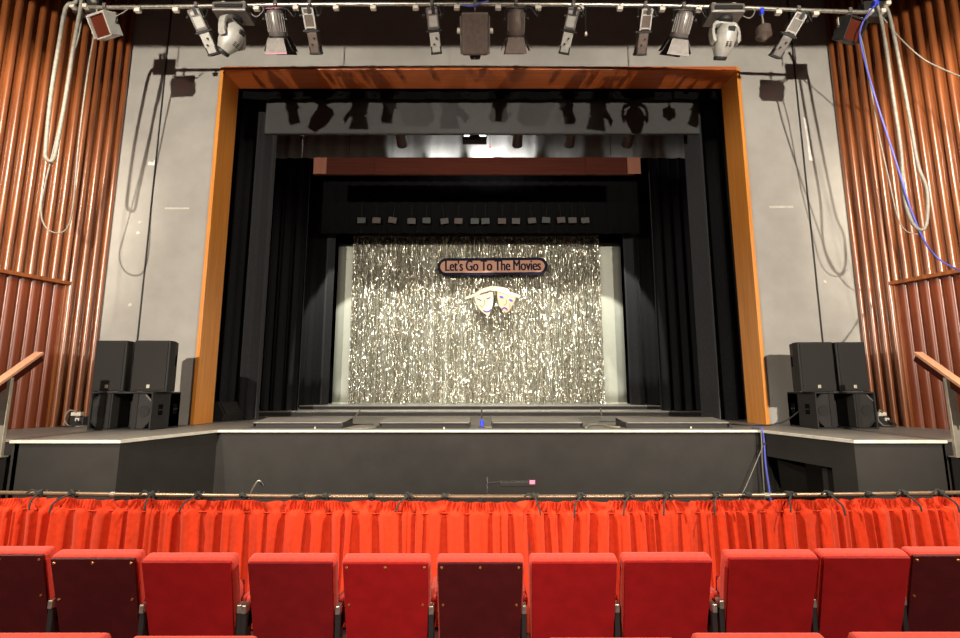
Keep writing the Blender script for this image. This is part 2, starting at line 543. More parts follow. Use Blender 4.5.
# backdrop
DB = 14.0
bl, br = at(332, 404, DB).x, at(627, 404, DB).x
bt = at(480, 243, DB).z
bd = thing('white_backdrop', ((bl + br) / 2, DB, ZR), 'plain off-white canvas backdrop behind the silver tinsel curtain', 'backdrop')
w2 = (br - bl) / 2


def bfn(u, v):
    x = -w2 + 2 * w2 * u
    sag = 0.05 * (1 - v) * 0 - (0.05 * math.sin(math.pi * u) if v == 1 else 0)
    return (x, 0.012 * math.sin(u * 23), v * (bt - ZR) - 0.06 * v * math.sin(math.pi * min(1, u * 6)) * (1 if u < 1 / 6 or u > 5 / 6 else 0))


MB().grid(bfn, 60, 12).build('canvas', M['cloth_white'], bd, smooth=True, solid=0.008)
MB().span((-w2, -0.03, 0.0), (w2, 0.03, 0.045)).build('bottom_batten', M['cloth_white'], bd, bevel=0.01)
MB().span((-w2, 0.02, bt - ZR - 0.10), (w2, 0.06, bt - ZR - 0.04)).build('top_batten', M['black'], bd)
for x in (-3.2, 0, 3.2):
    MB().rod((x, 0.05, bt - ZR - 0.06), (x, 0.05, 12 - ZR), 0.006, n=6).build('hanging_wire', M['black'], bd)
# tinsel
tl, tr_ = at(352, 300, DB - 0.2).x, at(601, 300, DB - 0.2).x
tt = at(480, 236, DB - 0.2).z
tc = thing('tinsel_curtain', ((tl + tr_) / 2, DB - 0.2, ZR), 'shimmering silver tinsel curtain of hanging foil strips in front of the white backdrop', 'tinsel curtain')
mb = MB()
W = tr_ - tl
NS = 820
for i in range(NS):
    x = -W / 2 + W * (i + rnd.random()) / NS
    y = rnd.uniform(-0.07, 0.06)
    wd = rnd.uniform(0.007, 0.017)
    z1 = tt - ZR + rnd.uniform(-0.03, 0.01)
    z0 = rnd.uniform(0.01, 0.10)
    n = 84
    a = rnd.uniform(-0.7, 0.7)
    vs, fs = [], []
    for k in range(n + 1):
        z = z1 + (z0 - z1) * k / n
        a = 0.82 * a + rnd.gauss(0, 0.34) + (rnd.gauss(0, 0.8) if rnd.random() < 0.06 else 0)
        tilt = rnd.gauss(0, 0.012)
        cx, cy = x + rnd.gauss(0, 0.003), y + tilt
        vs.append((cx - wd / 2 * math.cos(a), cy - wd / 2 * math.sin(a), z))
        vs.append((cx + wd / 2 * math.cos(a), cy + wd / 2 * math.sin(a), z))
    fs = [(2 * k, 2 * k + 1, 2 * k + 3, 2 * k + 2) for k in range(n)]
    mb.add(vs, fs)
ft = mb.build('foil_strips', M['tinsel'], tc)
ft['kind'] = 'stuff'
MB().span((-W / 2, -0.08, tt - ZR - 0.02), (W / 2, 0.07, tt - ZR + 0.03)).build('header_batten', M['black'], tc)
for x in (-2.6, 0, 2.6):
    MB().rod((x, 0.0, tt - ZR), (x, 0.0, 12 - ZR), 0.006, n=6).build('hanging_wire', M['black'], tc)

# sign
ys = DB - 0.55
c = at(492.5, 266.5, ys)
sw = (at(547.5, 266, ys).x - at(437.5, 266, ys).x)
sh = at(492, 258, ys).z - at(492, 275.3, ys).z
sg = thing('title_sign', (c.x, ys, c.z), 'tan pill-shaped sign with navy border reading Let\'s Go To The Movies', 'sign')
sg.rotation_euler = (0, R(-0.5), 0)


def pill(w, h, n=14):
    r = h / 2
    p = []
    for k in range(n + 1):
        a = -math.pi / 2 + math.pi * k / n
        p.append((w / 2 - r + r * math.cos(a), r * math.sin(a)))
    for k in range(n + 1):
        a = math.pi / 2 + math.pi * k / n
        p.append((-w / 2 + r + r * math.cos(a), r * math.sin(a)))
    return p


UP = rot('X', 90)       # xy polygon to xz plane, extrusion towards -y
MB().prism(pill(sw, sh), -0.03, 0.0, UP).build('border_board', M['navy'], sg)
MB().prism(pill(sw - 0.16, sh - 0.16), 0.0, 0.008, UP).build('face_board', M['tan'], sg)
fc = bpy.data.curves.new('lettering', 'FONT')
fc.body = "Let's Go To The Movies"
fc.align_x = 'CENTER'; fc.align_y = 'CENTER'
fc.size = 0.345; fc.extrude = 0.004; fc.offset = 0.0
fc.space_character = 0.98; fc.space_word = 0.9
fo = bpy.data.objects.new('lettering', fc)
COL.objects.link(fo)
fo.data.materials.append(M['navy'])
fo.parent = sg
fo.rotation_euler = (R(90), 0, 0)
fo.location = (0, -0.013, 0.0)
fo['label'] = "dark navy lettering Let's Go To The Movies"
bpy.context.view_layer.update()
wd_ = max(fo.dimensions.x, 0.01)
lm = bpy.data.meshes.new_from_object(fo.evaluated_get(bpy.context.evaluated_depsgraph_get()))
bmx = bmesh.new(); bmx.from_mesh(lm)          # heavy upright strokes, as on the painted sign
geo = bmx.verts[:] + bmx.edges[:] + bmx.faces[:]
for dx in (0.012, 0.024):
    g_ = bmesh.ops.duplicate(bmx, geom=geo)
    bmesh.ops.translate(bmx, vec=(dx, 0, dx * 0.02), verts=[e_ for e_ in g_['geom'] if isinstance(e_, bmesh.types.BMVert)])
bmx.to_mesh(lm); bmx.free()
bpy.data.objects.remove(fo)
fo = bpy.data.objects.new('lettering', lm)
COL.objects.link(fo)
if not lm.materials: lm.materials.append(M['navy'])
fo.parent = sg
fo.rotation_euler = (R(90), 0, 0)
fo.location = (0, -0.013, 0.01)
fo['label'] = "dark navy lettering Let's Go To The Movies"
fo.scale = ((sw * 0.865) / wd_, 1.25, 1)
for x in (-0.9, 0.9):
    MB().rod((x, 0.015, sh / 2 - 0.03), (x, 0.015, 12 - c.z), 0.004, n=6).build('hanging_wire', M['black'], sg)

# comedy and tragedy masks
mk = at(493, 300, ys)
pxm = at(494, 300, ys).x - at(493, 300, ys).x
em = thing('mask_emblem', (mk.x, ys, mk.z), 'cream cut-out of a laughing and a weeping mask joined by a ribbon', 'mask emblem')


def q(u, v):            # photo pixel to emblem plane
    p = at(u, v, ys)
    return (p.x - mk.x, p.z - mk.z)


def polyshape(pts, y0, y1, name, m, parent, bevel=0):
    P = [q(*p) for p in pts]
    return MB().prism(P, y0, y1, UP).build(name, m, parent, bevel=bevel)


c1 = polyshape([(473.5, 294), (475, 301), (478, 308), (481.5, 312), (486, 315), (488.5, 317), (490.5, 312), (492.5, 306), (493.3, 299), (493, 292), (487, 292.5), (480, 294)], 0.0, 0.05, 'laughing_mask', M['mask_l'], em, 0.012)
c2 = polyshape([(497, 291), (497.2, 298), (499, 306), (502, 310.5), (505.5, 313.5), (508.5, 312), (512, 306.5), (515, 301), (516.2, 296), (509, 294.5), (503, 292.5)], 0.0, 0.05, 'weeping_mask', M['mask_d'], em, 0.012)
polyshape([(465, 300), (466, 297), (473, 295.2), (478, 291.5), (484, 288.5), (490, 286.8), (498, 286.8), (506, 288.6), (509, 290), (509, 292.3), (514, 293.5), (521, 296.5), (519, 298), (512, 296.2), (504, 293.8), (497, 291.8), (490, 290.8), (483, 293.2), (477, 296), (471, 298.2)], 0.045, 0.062, 'ribbon', M['mask_l'], em, 0.006)


def stroke(pts, w, m, name, parent, y=-0.053):
    P = [(q(*p)[0], y, q(*p)[1]) for p in pts]
    return MB().tube(P, w, 6, 5).build(name, m, parent, smooth=True)


stroke([(483.2, 310.6), (486, 312), (489, 311.4), (491, 309.5)], 0.018, M['ink'], 'mouth', c1)
stroke([(476.5, 299.0), (479, 299.6), (481.3, 301)], 0.012, M['ink'], 'eye', c1)
stroke([(486.5, 299.2), (489, 298.4), (490.5, 297)], 0.012, M['ink'], 'eye', c1)
stroke([(484.5, 300), (484.7, 304), (483.5, 306)], 0.007, M['inkb'], 'nose_line', c1)
stroke([(479.5, 305.5), (481.5, 306.5), (482.5, 308.2)], 0.006, M['inkb'], 'cheek_line', c1)
stroke([(480, 294.6), (484, 293.2), (488.5, 292.4)], 0.02, M['inkb'], 'hair_band', c1)
for e_ in ((501.5, 297.3), (510.8, 300.6)):
    cx, cz = q(*e_)
    mm = Matrix.Translation((cx, -0.047, cz)) @ rot('Y', 22) @ rot('X', 90)
    pts = [(0.062 * math.cos(2 * math.pi * k / 14), 0.032 * math.sin(2 * math.pi * k / 14)) for k in range(14)]
    MB().prism(pts, 0, 0.012, mm).build('eye', M['ink'], c2)
stroke([(501.8, 309.6), (504, 307.8), (506.5, 309.0), (507.2, 310.2)], 0.02, M['ink'], 'mouth', c2)
stroke([(506.5, 300), (506, 304), (504, 305.4)], 0.007, M['inkb'], 'nose_line', c2)
stroke([(509, 303.5), (510, 306), (509.4, 308)], 0.006, M['inkb'], 'cheek_line', c2)
for x in (-0.4, 0.45):
    MB().rod((x, 0.01, 0.15), (x, 0.01, 12 - mk.z), 0.004, n=6).build('hanging_wire', M['black'], em)

# black borders and cards
DBo = 12.6
zb = at(480, 233.5, DBo).z
bo = thing('black_border', (0, DBo, zb), 'long black cloth border hanging high above the silver curtain', 'stage border')
def fold(x0, x1, z0, z1, y, n, amp, seed, nv=8, hem=0.0):
    r = random.Random(seed)
    ks = [(r.uniform(0.7, 1.3), r.uniform(0, 6.28)) for _ in range(3)]

    def fn(u, v):
        s = u * n * 2 * math.pi
        w = math.sin(s * ks[0][0] + ks[0][1]) + 0.45 * math.sin(s * 1.9 * ks[1][0] + ks[1][1]) + 0.25 * math.sin(s * 0.43 * ks[2][0] + ks[2][1])
        return (x0 + (x1 - x0) * u + 0.02 * math.sin(s * 0.7) * (1 - v), y + amp * w * (1 - 0.35 * v), z0 + (z1 - z0) * v + hem * math.sin(s * 0.5) * (1 - v))
    return fn


MB().grid(fold(-6.4, 6.4, 0, 3.2, 0, 30, 0.03, 5), 260, 4).build('cloth', M['drape_b'], bo, smooth=True, solid=0.008)
MB().rod((-6.6, 0, 3.2), (6.6, 0, 3.2), 0.025).build('batten_pipe', M['black'], bo)
for x in (-5, 0, 5):
    MB().rod((x, 0, 3.2), (x, 0, 12 - zb), 0.006, n=6).build('hanging_wire', M['black'], bo)
yc = DBo - 0.16
cards = [(361.5, 220.3, 0, 'card_g'), (376.5, 220.3, 2, 'card_r'), (392.5, 220, 9, 'card_r'), (411.5, 221, 1, 'card'), (426.5, 220.5, 0, 'card_g'), (444.5, 221, -8, 'card'), (458.5, 221, 2, 'card_r'), (474.8, 221, 0, 'card_g'), (485.5, 221, -1, 'card_g'),
         (502, 221, 2, 'card_r'), (516, 221, 1, 'card'), (532, 220.5, -6, 'card'), (546.2, 220, 3, 'card_g'), (561.2, 220, -5, 'card_r'), (572.5, 220.2, -2, 'card'), (585.3, 220.3, -4, 'card')]
ordn = ['leftmost', 'second from the left', 'third from the left', 'fourth from the left', 'fifth from the left', 'sixth from the left', 'seventh from the left', 'eighth from the left', 'eighth from the right', 'seventh from the right', 'sixth from the right', 'fifth from the right', 'fourth from the right', 'third from the right', 'second from the right', 'rightmost']
tone = {'card_g': 'greenish', 'card_r': 'reddish', 'card': 'grey-brown'}
for (u, v, tl_, m_), w_ in zip(cards, ordn):
    p = at(u, v, yc)
    k = thing('picture_card', (p.x, yc, p.z), 'dim %s picture card above the tinsel curtain, %s of the sixteen' % (tone[m_], w_), 'picture card', 'small picture cards hung in a row')
    k.rotation_euler = (0, R(tl_), 0)
    MB().box((0, 0, 0), (0.215, 0.012, 0.155)).build('card_face', M[m_], k)
    if tl_ in (-8, -6, -4, -5, 0):
        mb = MB()
        for zz in (-0.07, 0.07): mb.box((0, -0.009, zz), (0.215, 0.006, 0.012))
        for xx in (-0.1, 0.1): mb.box((xx, -0.009, 0), (0.012, 0.006, 0.155))
        mb.build('card_edge', M['card'], k)
    MB().rod((0, 0, 0.07), (0, 0, 0.45), 0.002, n=5).build('hanging_thread', M['black'], k)

# legs (side drapes)
def drape(name, x0, x1, y, z0, z1, n, amp, seed, label, m='drape'):
    t = thing(name, ((x0 + x1) / 2, y, z0), label, 'stage curtain', 'black side drapes')
    h = (x1 - x0) / 2
    MB().grid(fold(-h, h, 0.0, z1 - z0, 0, n, amp, seed), int(34 * n), 10).build('cloth', M[m], t, smooth=True, solid=0.01)
    MB().rod((-h - 0.1, 0, z1 - z0 + 0.02), (h + 0.1, 0, z1 - z0 + 0.02), 0.024).build('batten_pipe', M['black'], t)
    for s in (-h * 0.7, h * 0.7):
        MB().rod((s, 0, z1 - z0), (s, 0, 12 - z0), 0.006, n=6).build('hanging_wire', M['black'], t)
    return t


drape('side_drape', -6.1, -4.42, 9.9, Z0 + 0.01, 9.0, 4, 0.07, 11, 'black side drape just inside the left jamb of the frame')
drape('side_drape', -5.2, -4.33, 11.75, Z0 + 0.11, 9.2, 3, 0.06, 12, 'black side drape behind the left monitor wedge, middle of three')
drape('side_drape', -6.4, -4.02, 13.1, ZR + 0.02, 9.2, 5, 0.06, 13, 'black side drape touching the left edge of the white backdrop')
drape('side_drape', 4.44, 6.1, 9.9, Z0 + 0.01, 9.0, 3.5, 0.08, 26, 'black side drape just inside the right jamb, its edge catching light')
drape('side_drape', 4.32, 5.3, 11.75, Z0 + 0.11, 9.2, 3, 0.06, 22, 'black side drape between the right jamb and the backdrop, middle of three')
drape('side_drape', 3.98, 6.4, 13.1, ZR + 0.02, 9.2, 5, 0.06, 23, 'black side drape touching the right edge of the white backdrop')

# grey house panel behind the header, black masking either side
gp0, gp1 = at(265, 133.5, 9.4), at(697, 104, 9.4)
gp = thing('house_panel', (0, 9.4, gp0.z), 'flat dark grey panel hanging just behind the wooden header', 'stage panel')
MB().span((gp0.x, -0.02, 0), (gp1.x, 0.02, 0.95)).build('panel_face', M['screen_grey'], gp)
MB().span((gp0.x, -0.03, -0.02), (gp1.x, 0.03, 0.0)).build('bottom_edge', M['black'], gp)
for x in (-3, 0, 3):
    MB().rod((x, 0, 0.9), (x, 0, 12 - gp0.z), 0.008, n=6).build('hanging_wire', M['black'], gp)
mp_ = thing('masking_border', (0, 9.2, gp1.z - 0.02), 'narrow black cloth border right under the wooden header', 'stage border')
MB().grid(fold(-5.8, 5.8, 0, 2.0, 0, 26, 0.02, 31), 220, 3).build('cloth', M['drape_b'], mp_, smooth=True, solid=0.006)
MB().rod((-5.9, 0, 2.0), (5.9, 0, 2.0), 0.024).build('batten_pipe', M['black'], mp_)

for x in (-5, 0, 5):
    MB().rod((x, 0, 2.0), (x, 0, 12 - (gp1.z - 0.02)), 0.006, n=6).build('hanging_wire', M['black'], mp_)

# pale border with a wooden pelmet board below
yw = 11.2
zw1, zw0 = at(480, 158, yw).z, at(480, 175, yw).z
pb = thing('pale_border', (0, yw, zw1), 'pale cloth border lit by the stage lamps', 'stage border')
MB().grid(fold(-6.0, 6.0, 0, 1.6, 0, 34, 0.018, 41), 300, 4).build('cloth', M['border_white'], pb, smooth=True, solid=0.006)
MB().rod((-6.2, 0, 1.6), (6.2, 0, 1.6), 0.024).build('batten_pipe', M['black'], pb)
for x in (-4, 0, 4):
    MB().rod((x, 0, 1.6), (x, 0, 12 - zw1), 0.006, n=6).build('hanging_wire', M['black'], pb)
yp = 10.5
zw1, zw0 = at(480, 158, yp).z, at(480, 175, yp).z
xl, xr = at(305, 167, yp).x, at(643, 167, yp).x
wb = thing('pelmet_board', (0, yp, zw0), 'long dark red wooden board under the pale lit border', 'pelmet')
MB().span((xl + 0.22, -0.03, 0), (xr - 0.22, 0.03, zw1 - zw0)).build('board', M['pelmet'], wb, bevel=0.004)
for x in (xl + 0.36, xr - 0.22):
    MB().span((x - 0.15, -0.05, 0.01), (x + 0.15, -0.03, zw1 - zw0 - 0.01)).build('end_block', M['pelmet_end'], wb, bevel=0.004)
for x in (-2.5, 0.4, 2.5):
    MB().span((x - 0.1, -0.045, 0.0), (x + 0.1, -0.03, zw1 - zw0)).build('joint_strip', M['pelmet'], wb)
for x in (-3, 3):
    MB().rod((x, 0, 0.3), (x, 0.02, 12 - zw0), 0.006, n=6).build('hanging_wire', M['black'], wb)

# stage lamp bar
yl = 10.15
zl = at(480, 131, yl).z + 0.22
sb = thing('stage_lamp_bar', (0, yl, zl), 'black lamp bar high over the stage behind the grey panel', 'lighting bar')
MB().rod((-4.6, 0, 0), (4.6, 0, 0), 0.025).build('pipe', M['black'], sb)
for x in (-3.5, 0, 3.5):
    MB().rod((x, 0, 0), (x, 0, 12 - zl), 0.006, n=6).build('hanging_wire', M['black'], sb)
for i, (u, w_) in enumerate(((400.5, 'left of the lit lamp'), (475, None), (518, 'just right of the lit lamp'), (571, 'above the right half of the pelmet board'), (630, 'near the right end of the stage bar'))):
    p = at(u, 136, yl)
    lab = 'glowing white stage lamp over the middle of the stage' if w_ is None else 'small dark stage lamp on the stage bar, %s' % w_
    L = thing('stage_lamp', (p.x, yl, zl), lab, 'stage lamp', None if w_ is None else 'dark stage lamps on the bar')
    dz = p.z - zl
    MB().rod((0, 0, 0.03), (0, 0, dz + 0.08), 0.012, n=8).build('hanger', M['black'], L)
    if w_ is None:
        mb = MB().span((-0.28, -0.02, dz - 0.10), (0.26, 0.20, dz + 0.10))
        mb.build('housing', M['lamp_black'], L, bevel=0.01)
        MB().span((-0.24, -0.03, dz - 0.02), (0.24, -0.021, dz + 0.085)).build('lit_glass', M['lamp_lit'], L)
        MB().prism([(-0.16, -0.075), (-0.10, 0.02), (0.06, 0.03), (0.15, -0.075)], 0.022, 0.05, Matrix.Translation((0, 0, dz)) @ UP).build('flap', M['lamp_black'], L)
    else:
        MB().rod((0, -0.05, dz + 0.06), (0, 0.26, dz - 0.08), 0.10, 0.12, 14).build('housing', M['lamp_brown'], L)
        MB().span((-0.13, -0.075, dz - 0.05), (-0.09, -0.05, dz + 0.09)).build('bracket', M['plug'] if i != 3 else M['lamp_grey'], L)
pl = at(490, 146, yl)
LD = thing('pilot_light', (pl.x, yl, zl), 'tiny red pilot light hanging by the glowing stage lamp', 'pilot light')
MB().rod((0, 0, 0), (0, 0, pl.z - zl), 0.005, n=6).build('wire', M['black'], LD)
MB().box((0, 0, pl.z - zl - 0.02), (0.035, 0.03, 0.035)).build('lens', M['redled'], LD)

# ================================================================== APRON THINGS
def footlight(u0, u1, label):
    yf = on(480, 428.2, Z0).y
    x0, x1 = at(u0, 425, yf).x, at(u1, 425, yf).x
    t = thing('footlight_trough', ((x0 + x1) / 2, yf, Z0), label, 'footlight', 'footlight troughs along the stage edge')
    w = (x1 - x0) / 2
    MB().prism([(0.05, 0.070), (0.62, 0.118), (0.62, 0.136), (0.05, 0.086)], -w, w, rot('Z', 90) @ rot('X', 90)).build('cover', M['stage'], t, bevel=0.004)
    MB().span((-w, 0.625, 0), (w, 0.64, 0.12)).build('back_board', M['black'], t)
    for s in (-1, 1):
        MB().span((s * w, 0.04, 0), (s * (w - 0.02), 0.62, 0.085)).build('end_board', M['black'], t)
    MB().span((-w + 0.02, 0.10, 0.0), (w - 0.02, 0.12, 0.07)).build('front_board', M['black'], t)
    MB().span((-w, 0.0, 0.0), (w, 0.05, 0.022)).build('base_strip', M['black_wall'], t)


footlight(251, 342, 'low footlight trough at the stage edge, leftmost of four')
footlight(378, 470, 'low footlight trough just left of the blue-taped microphone')
footlight(492, 584, 'low footlight trough just right of the blue-taped microphone')
footlight(627, 732, 'low footlight trough at the stage edge, rightmost of four')


def floor_mic(u, vb, u2, vt, label, tape=False):
    p = on(u, vb, Z0)
    t = thing('floor_microphone', p, label, 'microphone', 'thin microphones on the stage edge')
    tip = at(u2, vt, p.y) - p
    MB().lathe([(0.07, 0), (0.07, 0.012), (0.015, 0.02)], 16).build('base', M['black'], t, smooth='auto')
    MB().rod((0, 0, 0.015), tip * 0.55, 0.007, n=8).build('stem', M['lamp_grey'] if not tape else M['black'], t)
    MB().rod(tip * 0.5, tip, 0.013, 0.012, n=10).build('capsule', M['black'] if tape else M['lamp_brown'], t)
    if tape:
        MB().rod(tip * 0.05 + Vector((0, -0.004, 0)), tip * 0.38, 0.028, 0.032, n=10).build('blue_tape', M['blue'], t)
    mb = MB().tube([(0.02, -0.02, 0.012), (0.12, -0.08, 0.009), (0.30, -0.05, 0.009), (0.42, -0.06, 0.009)], 0.008)
    mb.build('lead', M['cable_k'] if not tape else M['cable_w'], t, smooth=True)


floor_mic(350, 424.5, 360, 410, 'thin leaning microphone between the first two footlight troughs')
floor_mic(482, 427.5, 481.5, 407, 'upright microphone wrapped in blue tape in the middle of the stage edge', True)
floor_mic(602.5, 422, 600.5, 408, 'thin microphone above the pale cable, right of the middle troughs')
mb = MB()
pts = [on(586, 429.0, Z0), on(588, 426.8, Z0), on(594, 425.6, Z0), on(602, 426.4, Z0), on(610, 428.0, Z0), on(620, 428.6, Z0)]
mb.tube([p + Vector((0, 0, 0.02)) for p in pts], 0.016)
tag(mb.build('stage_cable', M['cable_w'], smooth=True), 'short pale cable curling on the stage edge right of the middle', 'cable')
mb = MB()
pts = [on(347, 428.6, Z0), on(352, 429.2, Z0), on(364, 429.3, Z0), on(374, 428.5, Z0), on(378, 427, Z0)]
mb.tube([p + Vector((0, 0, 0.012)) for p in pts], 0.011)
tag(mb.build('stage_cable', M['cable_w'], smooth=True), 'short pale cable lying under the leaning microphone at left', 'cable')
# little screws / pegs left on the stage edge
for i, (u, v, lab) in enumerate(((315, 428.6, 'small pale peg on the apron under the leftmost trough'), (444, 428.8, 'small pale peg on the apron under the second trough'), (691, 428.3, 'small pale peg on the apron under the rightmost trough'), (718, 426.5, 'small white block near the right end of the stage edge'))):
    p = on(u, v, Z0)
    tag(MB().lathe([(0.014, 0), (0.014, 0.012), (0.008, 0.018), (0.008, 0.028)], 10, Matrix.Translation(p)).build('floor_peg', M['plug'], smooth='auto'), lab, 'peg', 'pegs on the stage edge')

# ================================================================== SPEAKERS
def speaker_top(x, y, z, label, rz=0.0, h=0.765, w=0.50):
    t = thing('loudspeaker', (x, y, z), label, 'loudspeaker', 'upright loudspeakers on the subwoofers', R(rz))
    d = 0.38
    fw, bw = w / 2, w * 0.33
    MB().prism([(-fw, 0), (fw, 0), (fw, 0.14), (bw, d), (-bw, d), (-fw, 0.14)], 0, h).build('cabinet', M['spk'], t, bevel=0.012)
    gr = MB().span((-fw + 0.025, -0.014, 0.025), (fw - 0.025, 0.002, h - 0.03)).build('grille', M['grille'], t, bevel=0.006)
    MB().span((-0.022, -0.02, 0.055), (0.022, -0.013, 0.105)).build('badge', M['silver'], gr, bevel=0.003)
    for s in (-1, 1):
        ang = math.atan2(fw - bw, d - 0.14)
        mm = Matrix.Translation((s * ((fw + bw) / 2 + 0.002), (d + 0.14) / 2, h * 0.62)) @ Matrix.Rotation(s * ang, 4, 'Z')
        MB().box((0, 0, 0), (0.012, 0.11, 0.16), mm).build('side_handle', M['hole'], t)
    for s in (-1, 1):
        MB().span((s * fw * 0.8 - 0.015, 0.03, -0.003), (s * fw * 0.8 + 0.015, 0.06, 0.0)).build('foot', M['hole'], t)
    return t


def subwoofer(x, y, label):
    W_, H_, D_ = 0.92, 0.555, 0.68
    t = thing('subwoofer', (x, y, Z0), label, 'subwoofer', 'subwoofers on the stage wings')
    k = 0.022
    mb = MB()
    mb.span((-W_ / 2, 0, 0), (W_ / 2, D_, k)); mb.span((-W_ / 2, 0, H_ - k), (W_ / 2, D_, H_))
    for s in (-1, 1): mb.span((s * W_ / 2, 0, k), (s * (W_ / 2 - k), D_, H_ - k))
    mb.span((-W_ / 2, 0.42, k), (W_ / 2, D_, H_ - k))
    mb.build('cabinet', M['spk'], t, bevel=0.004)
    # slanted baffles either side of a central horn slot, chamfered to octagon halves
    for s in (-1, 1):
        P = [(0.17, 0.0), (0.34, 0.0), (0.432, 0.09), (0.432, 0.42), (0.34, 0.505), (0.17, 0.505)]
        P = [(s * a, b) for a, b in P]
        if s < 0: P = P[::-1]
        b_ = MB().prism(P, -0.05, -0.03, Matrix.Translation((0, 0, 0.025)) @ UP).build('baffle', M['cone'], t)
        MB().span((s * 0.17, 0.03, 0.03), (s * 0.15, 0.40, 0.53)).build('horn_wall', M['cone'], t)
        MB().span((s * 0.235, 0.018, 0.026), (s * 0.17, 0.032, 0.529)).build('horn_flare', M['grille'], t)
        mb = MB()
        mm = Matrix.Translation((s * 0.33, 0.028, 0.277)) @ rot('X', 90)
        mb.lathe([(0.085, 0.0), (0.085, 0.006), (0.078, 0.006), (0.05, -0.001), (0.02, 0.003)], 24, mm)
        mb.build('driver', M['grille'], b_, smooth='auto')
        for zc in (0.09, 0.465):
            xx = s * 0.39
            mm = Matrix.Translation((xx, 0.022, zc)) @ rot('Y', 45 * s * (1 if zc > 0.2 else -1))
            MB().box((0, 0, 0), (0.13, 0.01, 0.014), mm).build('corner_bar', M['lamp_grey'] if (s > 0 and zc > 0.2) else M['spk'], t)
    MB().span((-0.012, 0.30, 0.24), (0.012, 0.31, 0.264)).build('badge', M['silver'], t)
    sx = 1 if x < 0 else -1
    for yy in (0.20, 0.55):
        X0 = sx * (W_ / 2 + 0.001)
        MB().span((X0 - 0.004, yy - 0.05, 0.21), (X0 + 0.004, yy + 0.05, 0.37)).build('side_handle', M['hole'], t)
        MB().span((X0, yy - 0.05, 0.28), (X0 + sx * 0.012, yy + 0.05, 0.30)).build('handle_bar', M['spk'], t)
    return t, H_


xL0 = on(90, 430, Z0).x; yL0 = 7.32
_, H_ = subwoofer(-5.29, 7.28, 'black subwoofer on the left stage wing under two loudspeakers')
_, H_ = subwoofer(5.57, 7.52, 'black subwoofer on the right stage wing under two loudspeakers')
z_ = Z0 + H_ + 0.003
def spk_at(u0, u1, y): return (at(u0, 392, y).x + at(u1, 392, y).x) / 2, at(u1, 392, y).x - at(u0, 392, y).x
for u0, u1, y, rz, lab in ((91, 122, 7.30, 3, 'upright black loudspeaker beside the left slatted wall'), (130, 166, 7.30, 3, 'upright black loudspeaker on the left subwoofer, nearer the stage opening'),
                        (802, 837, 7.54, -3, 'upright black loudspeaker on the right subwoofer, nearer the stage opening'), (840.5, 870, 7.54, -3, 'upright black loudspeaker beside the right slatted wall')):
    x, w_ = spk_at(u0, u1, y)
    speaker_top(x, y, z_, lab, rz, w=w_ * 0.98)

# monitor wedges inside the opening
def wedge(u, v, sgn, label):
    p = on(u, v, Z0)
    t = thing('monitor_wedge', (p.x, p.y, Z0), label, 'monitor speaker', 'floor monitor wedges', R(90) if sgn > 0 else R(-90))
    w = 0.30
    poly = [(-0.22, 0.0), (0.22, 0.0), (0.27, 0.12), (0.12, 0.36), (-0.22, 0.36)]
    mx = rot('Z', 90) @ rot('X', 90)
    MB().prism(poly, -w, w, mx).build('cabinet', M['spk'], t, bevel=0.01)
    d_ = Vector((0, 0.12 - 0.27, 0.36 - 0.12))
    a, b = Vector((0, 0.275, 0.135)), Vector((0, 0.135, 0.355))
    n = Vector((0, 0.85, 0.53))
    g = MB()
    vs = []
    for x in (-w + 0.03, w - 0.03):
        for pnt in (a, b):
            vs += [Vector((x, pnt.y, pnt.z)), Vector((x, pnt.y, pnt.z)) + n * 0.012]
    g.add(vs, [(0, 2, 3, 1), (4, 5, 7, 6), (0, 1, 5, 4), (2, 6, 7, 3), (1, 3, 7, 5), (0, 4, 6, 2)])
    g.build('grille', M['grille'], t)
    for s in (-1, 1):
        MB().lathe([(0.05, -0.004), (0.05, 0.004)], 18, Matrix.Translation((s * w, -0.02, 0.2)) @ rot('Y', 90)).build('side_handle', M['hole'], t)
    return t


w1 = wedge(222, 420.5, -1, 'black monitor wedge on the stage beside the left wooden jamb')
w2_ = wedge(751, 419.0, 1, 'black monitor wedge on the stage beside the right wooden jamb')
w1.rotation_euler = (0, 0, R(-100)); w2_.rotation_euler = (0, 0, R(100))

# cable boxes against the slatted walls
for (u, v, lab) in ((79, 426, 'grey cable box with loose leads at the foot of the left slatted wall'), (883, 424, 'grey cable box with loose leads at the foot of the right slatted wall')):
    p = on(u, v, Z0)
    s = -1 if u < 480 else 1
    p.y = min(p.y, 8.1); p.x = s * (wx(p.y) - 0.32)
    t = thing('cable_box', (p.x, p.y, Z0), lab, 'cable box', 'cable boxes by the slatted walls')
    MB().span((-0.11, -0.05, 0), (0.11, 0.07, 0.16)).build('housing', M['black'], t, bevel=0.01)
    MB().span((-0.10, -0.054, 0.17), (0.06, 0.02, 0.23)).build('socket_plate', M['plug'], t, bevel=0.006)
    MB().span((-0.04, -0.02, 0.155), (0.02, 0.01, 0.175)).build('plate_stem', M['plug'], t)
    MB().span((0.0, -0.085, 0.09), (0.07, -0.05, 0.14)).build('plug', M['plug'], t, bevel=0.005)
    MB().tube([(0.0, -0.04, 0.22), (-0.09, -0.10, 0.26), (-0.14, -0.11, 0.12), (-0.05, -0.12, 0.02), (0.12, -0.15, 0.012), (0.18, -0.05, 0.012)], 0.012).build('lead', M['cable_w'], t, smooth=True)
    MB().tube([(0.03, -0.08, 0.11), (0.10, -0.15, 0.05), (0.02, -0.20, 0.012), (-0.2, -0.18, 0.012)], 0.011).build('lead', M['cable_k'], t, smooth=True)

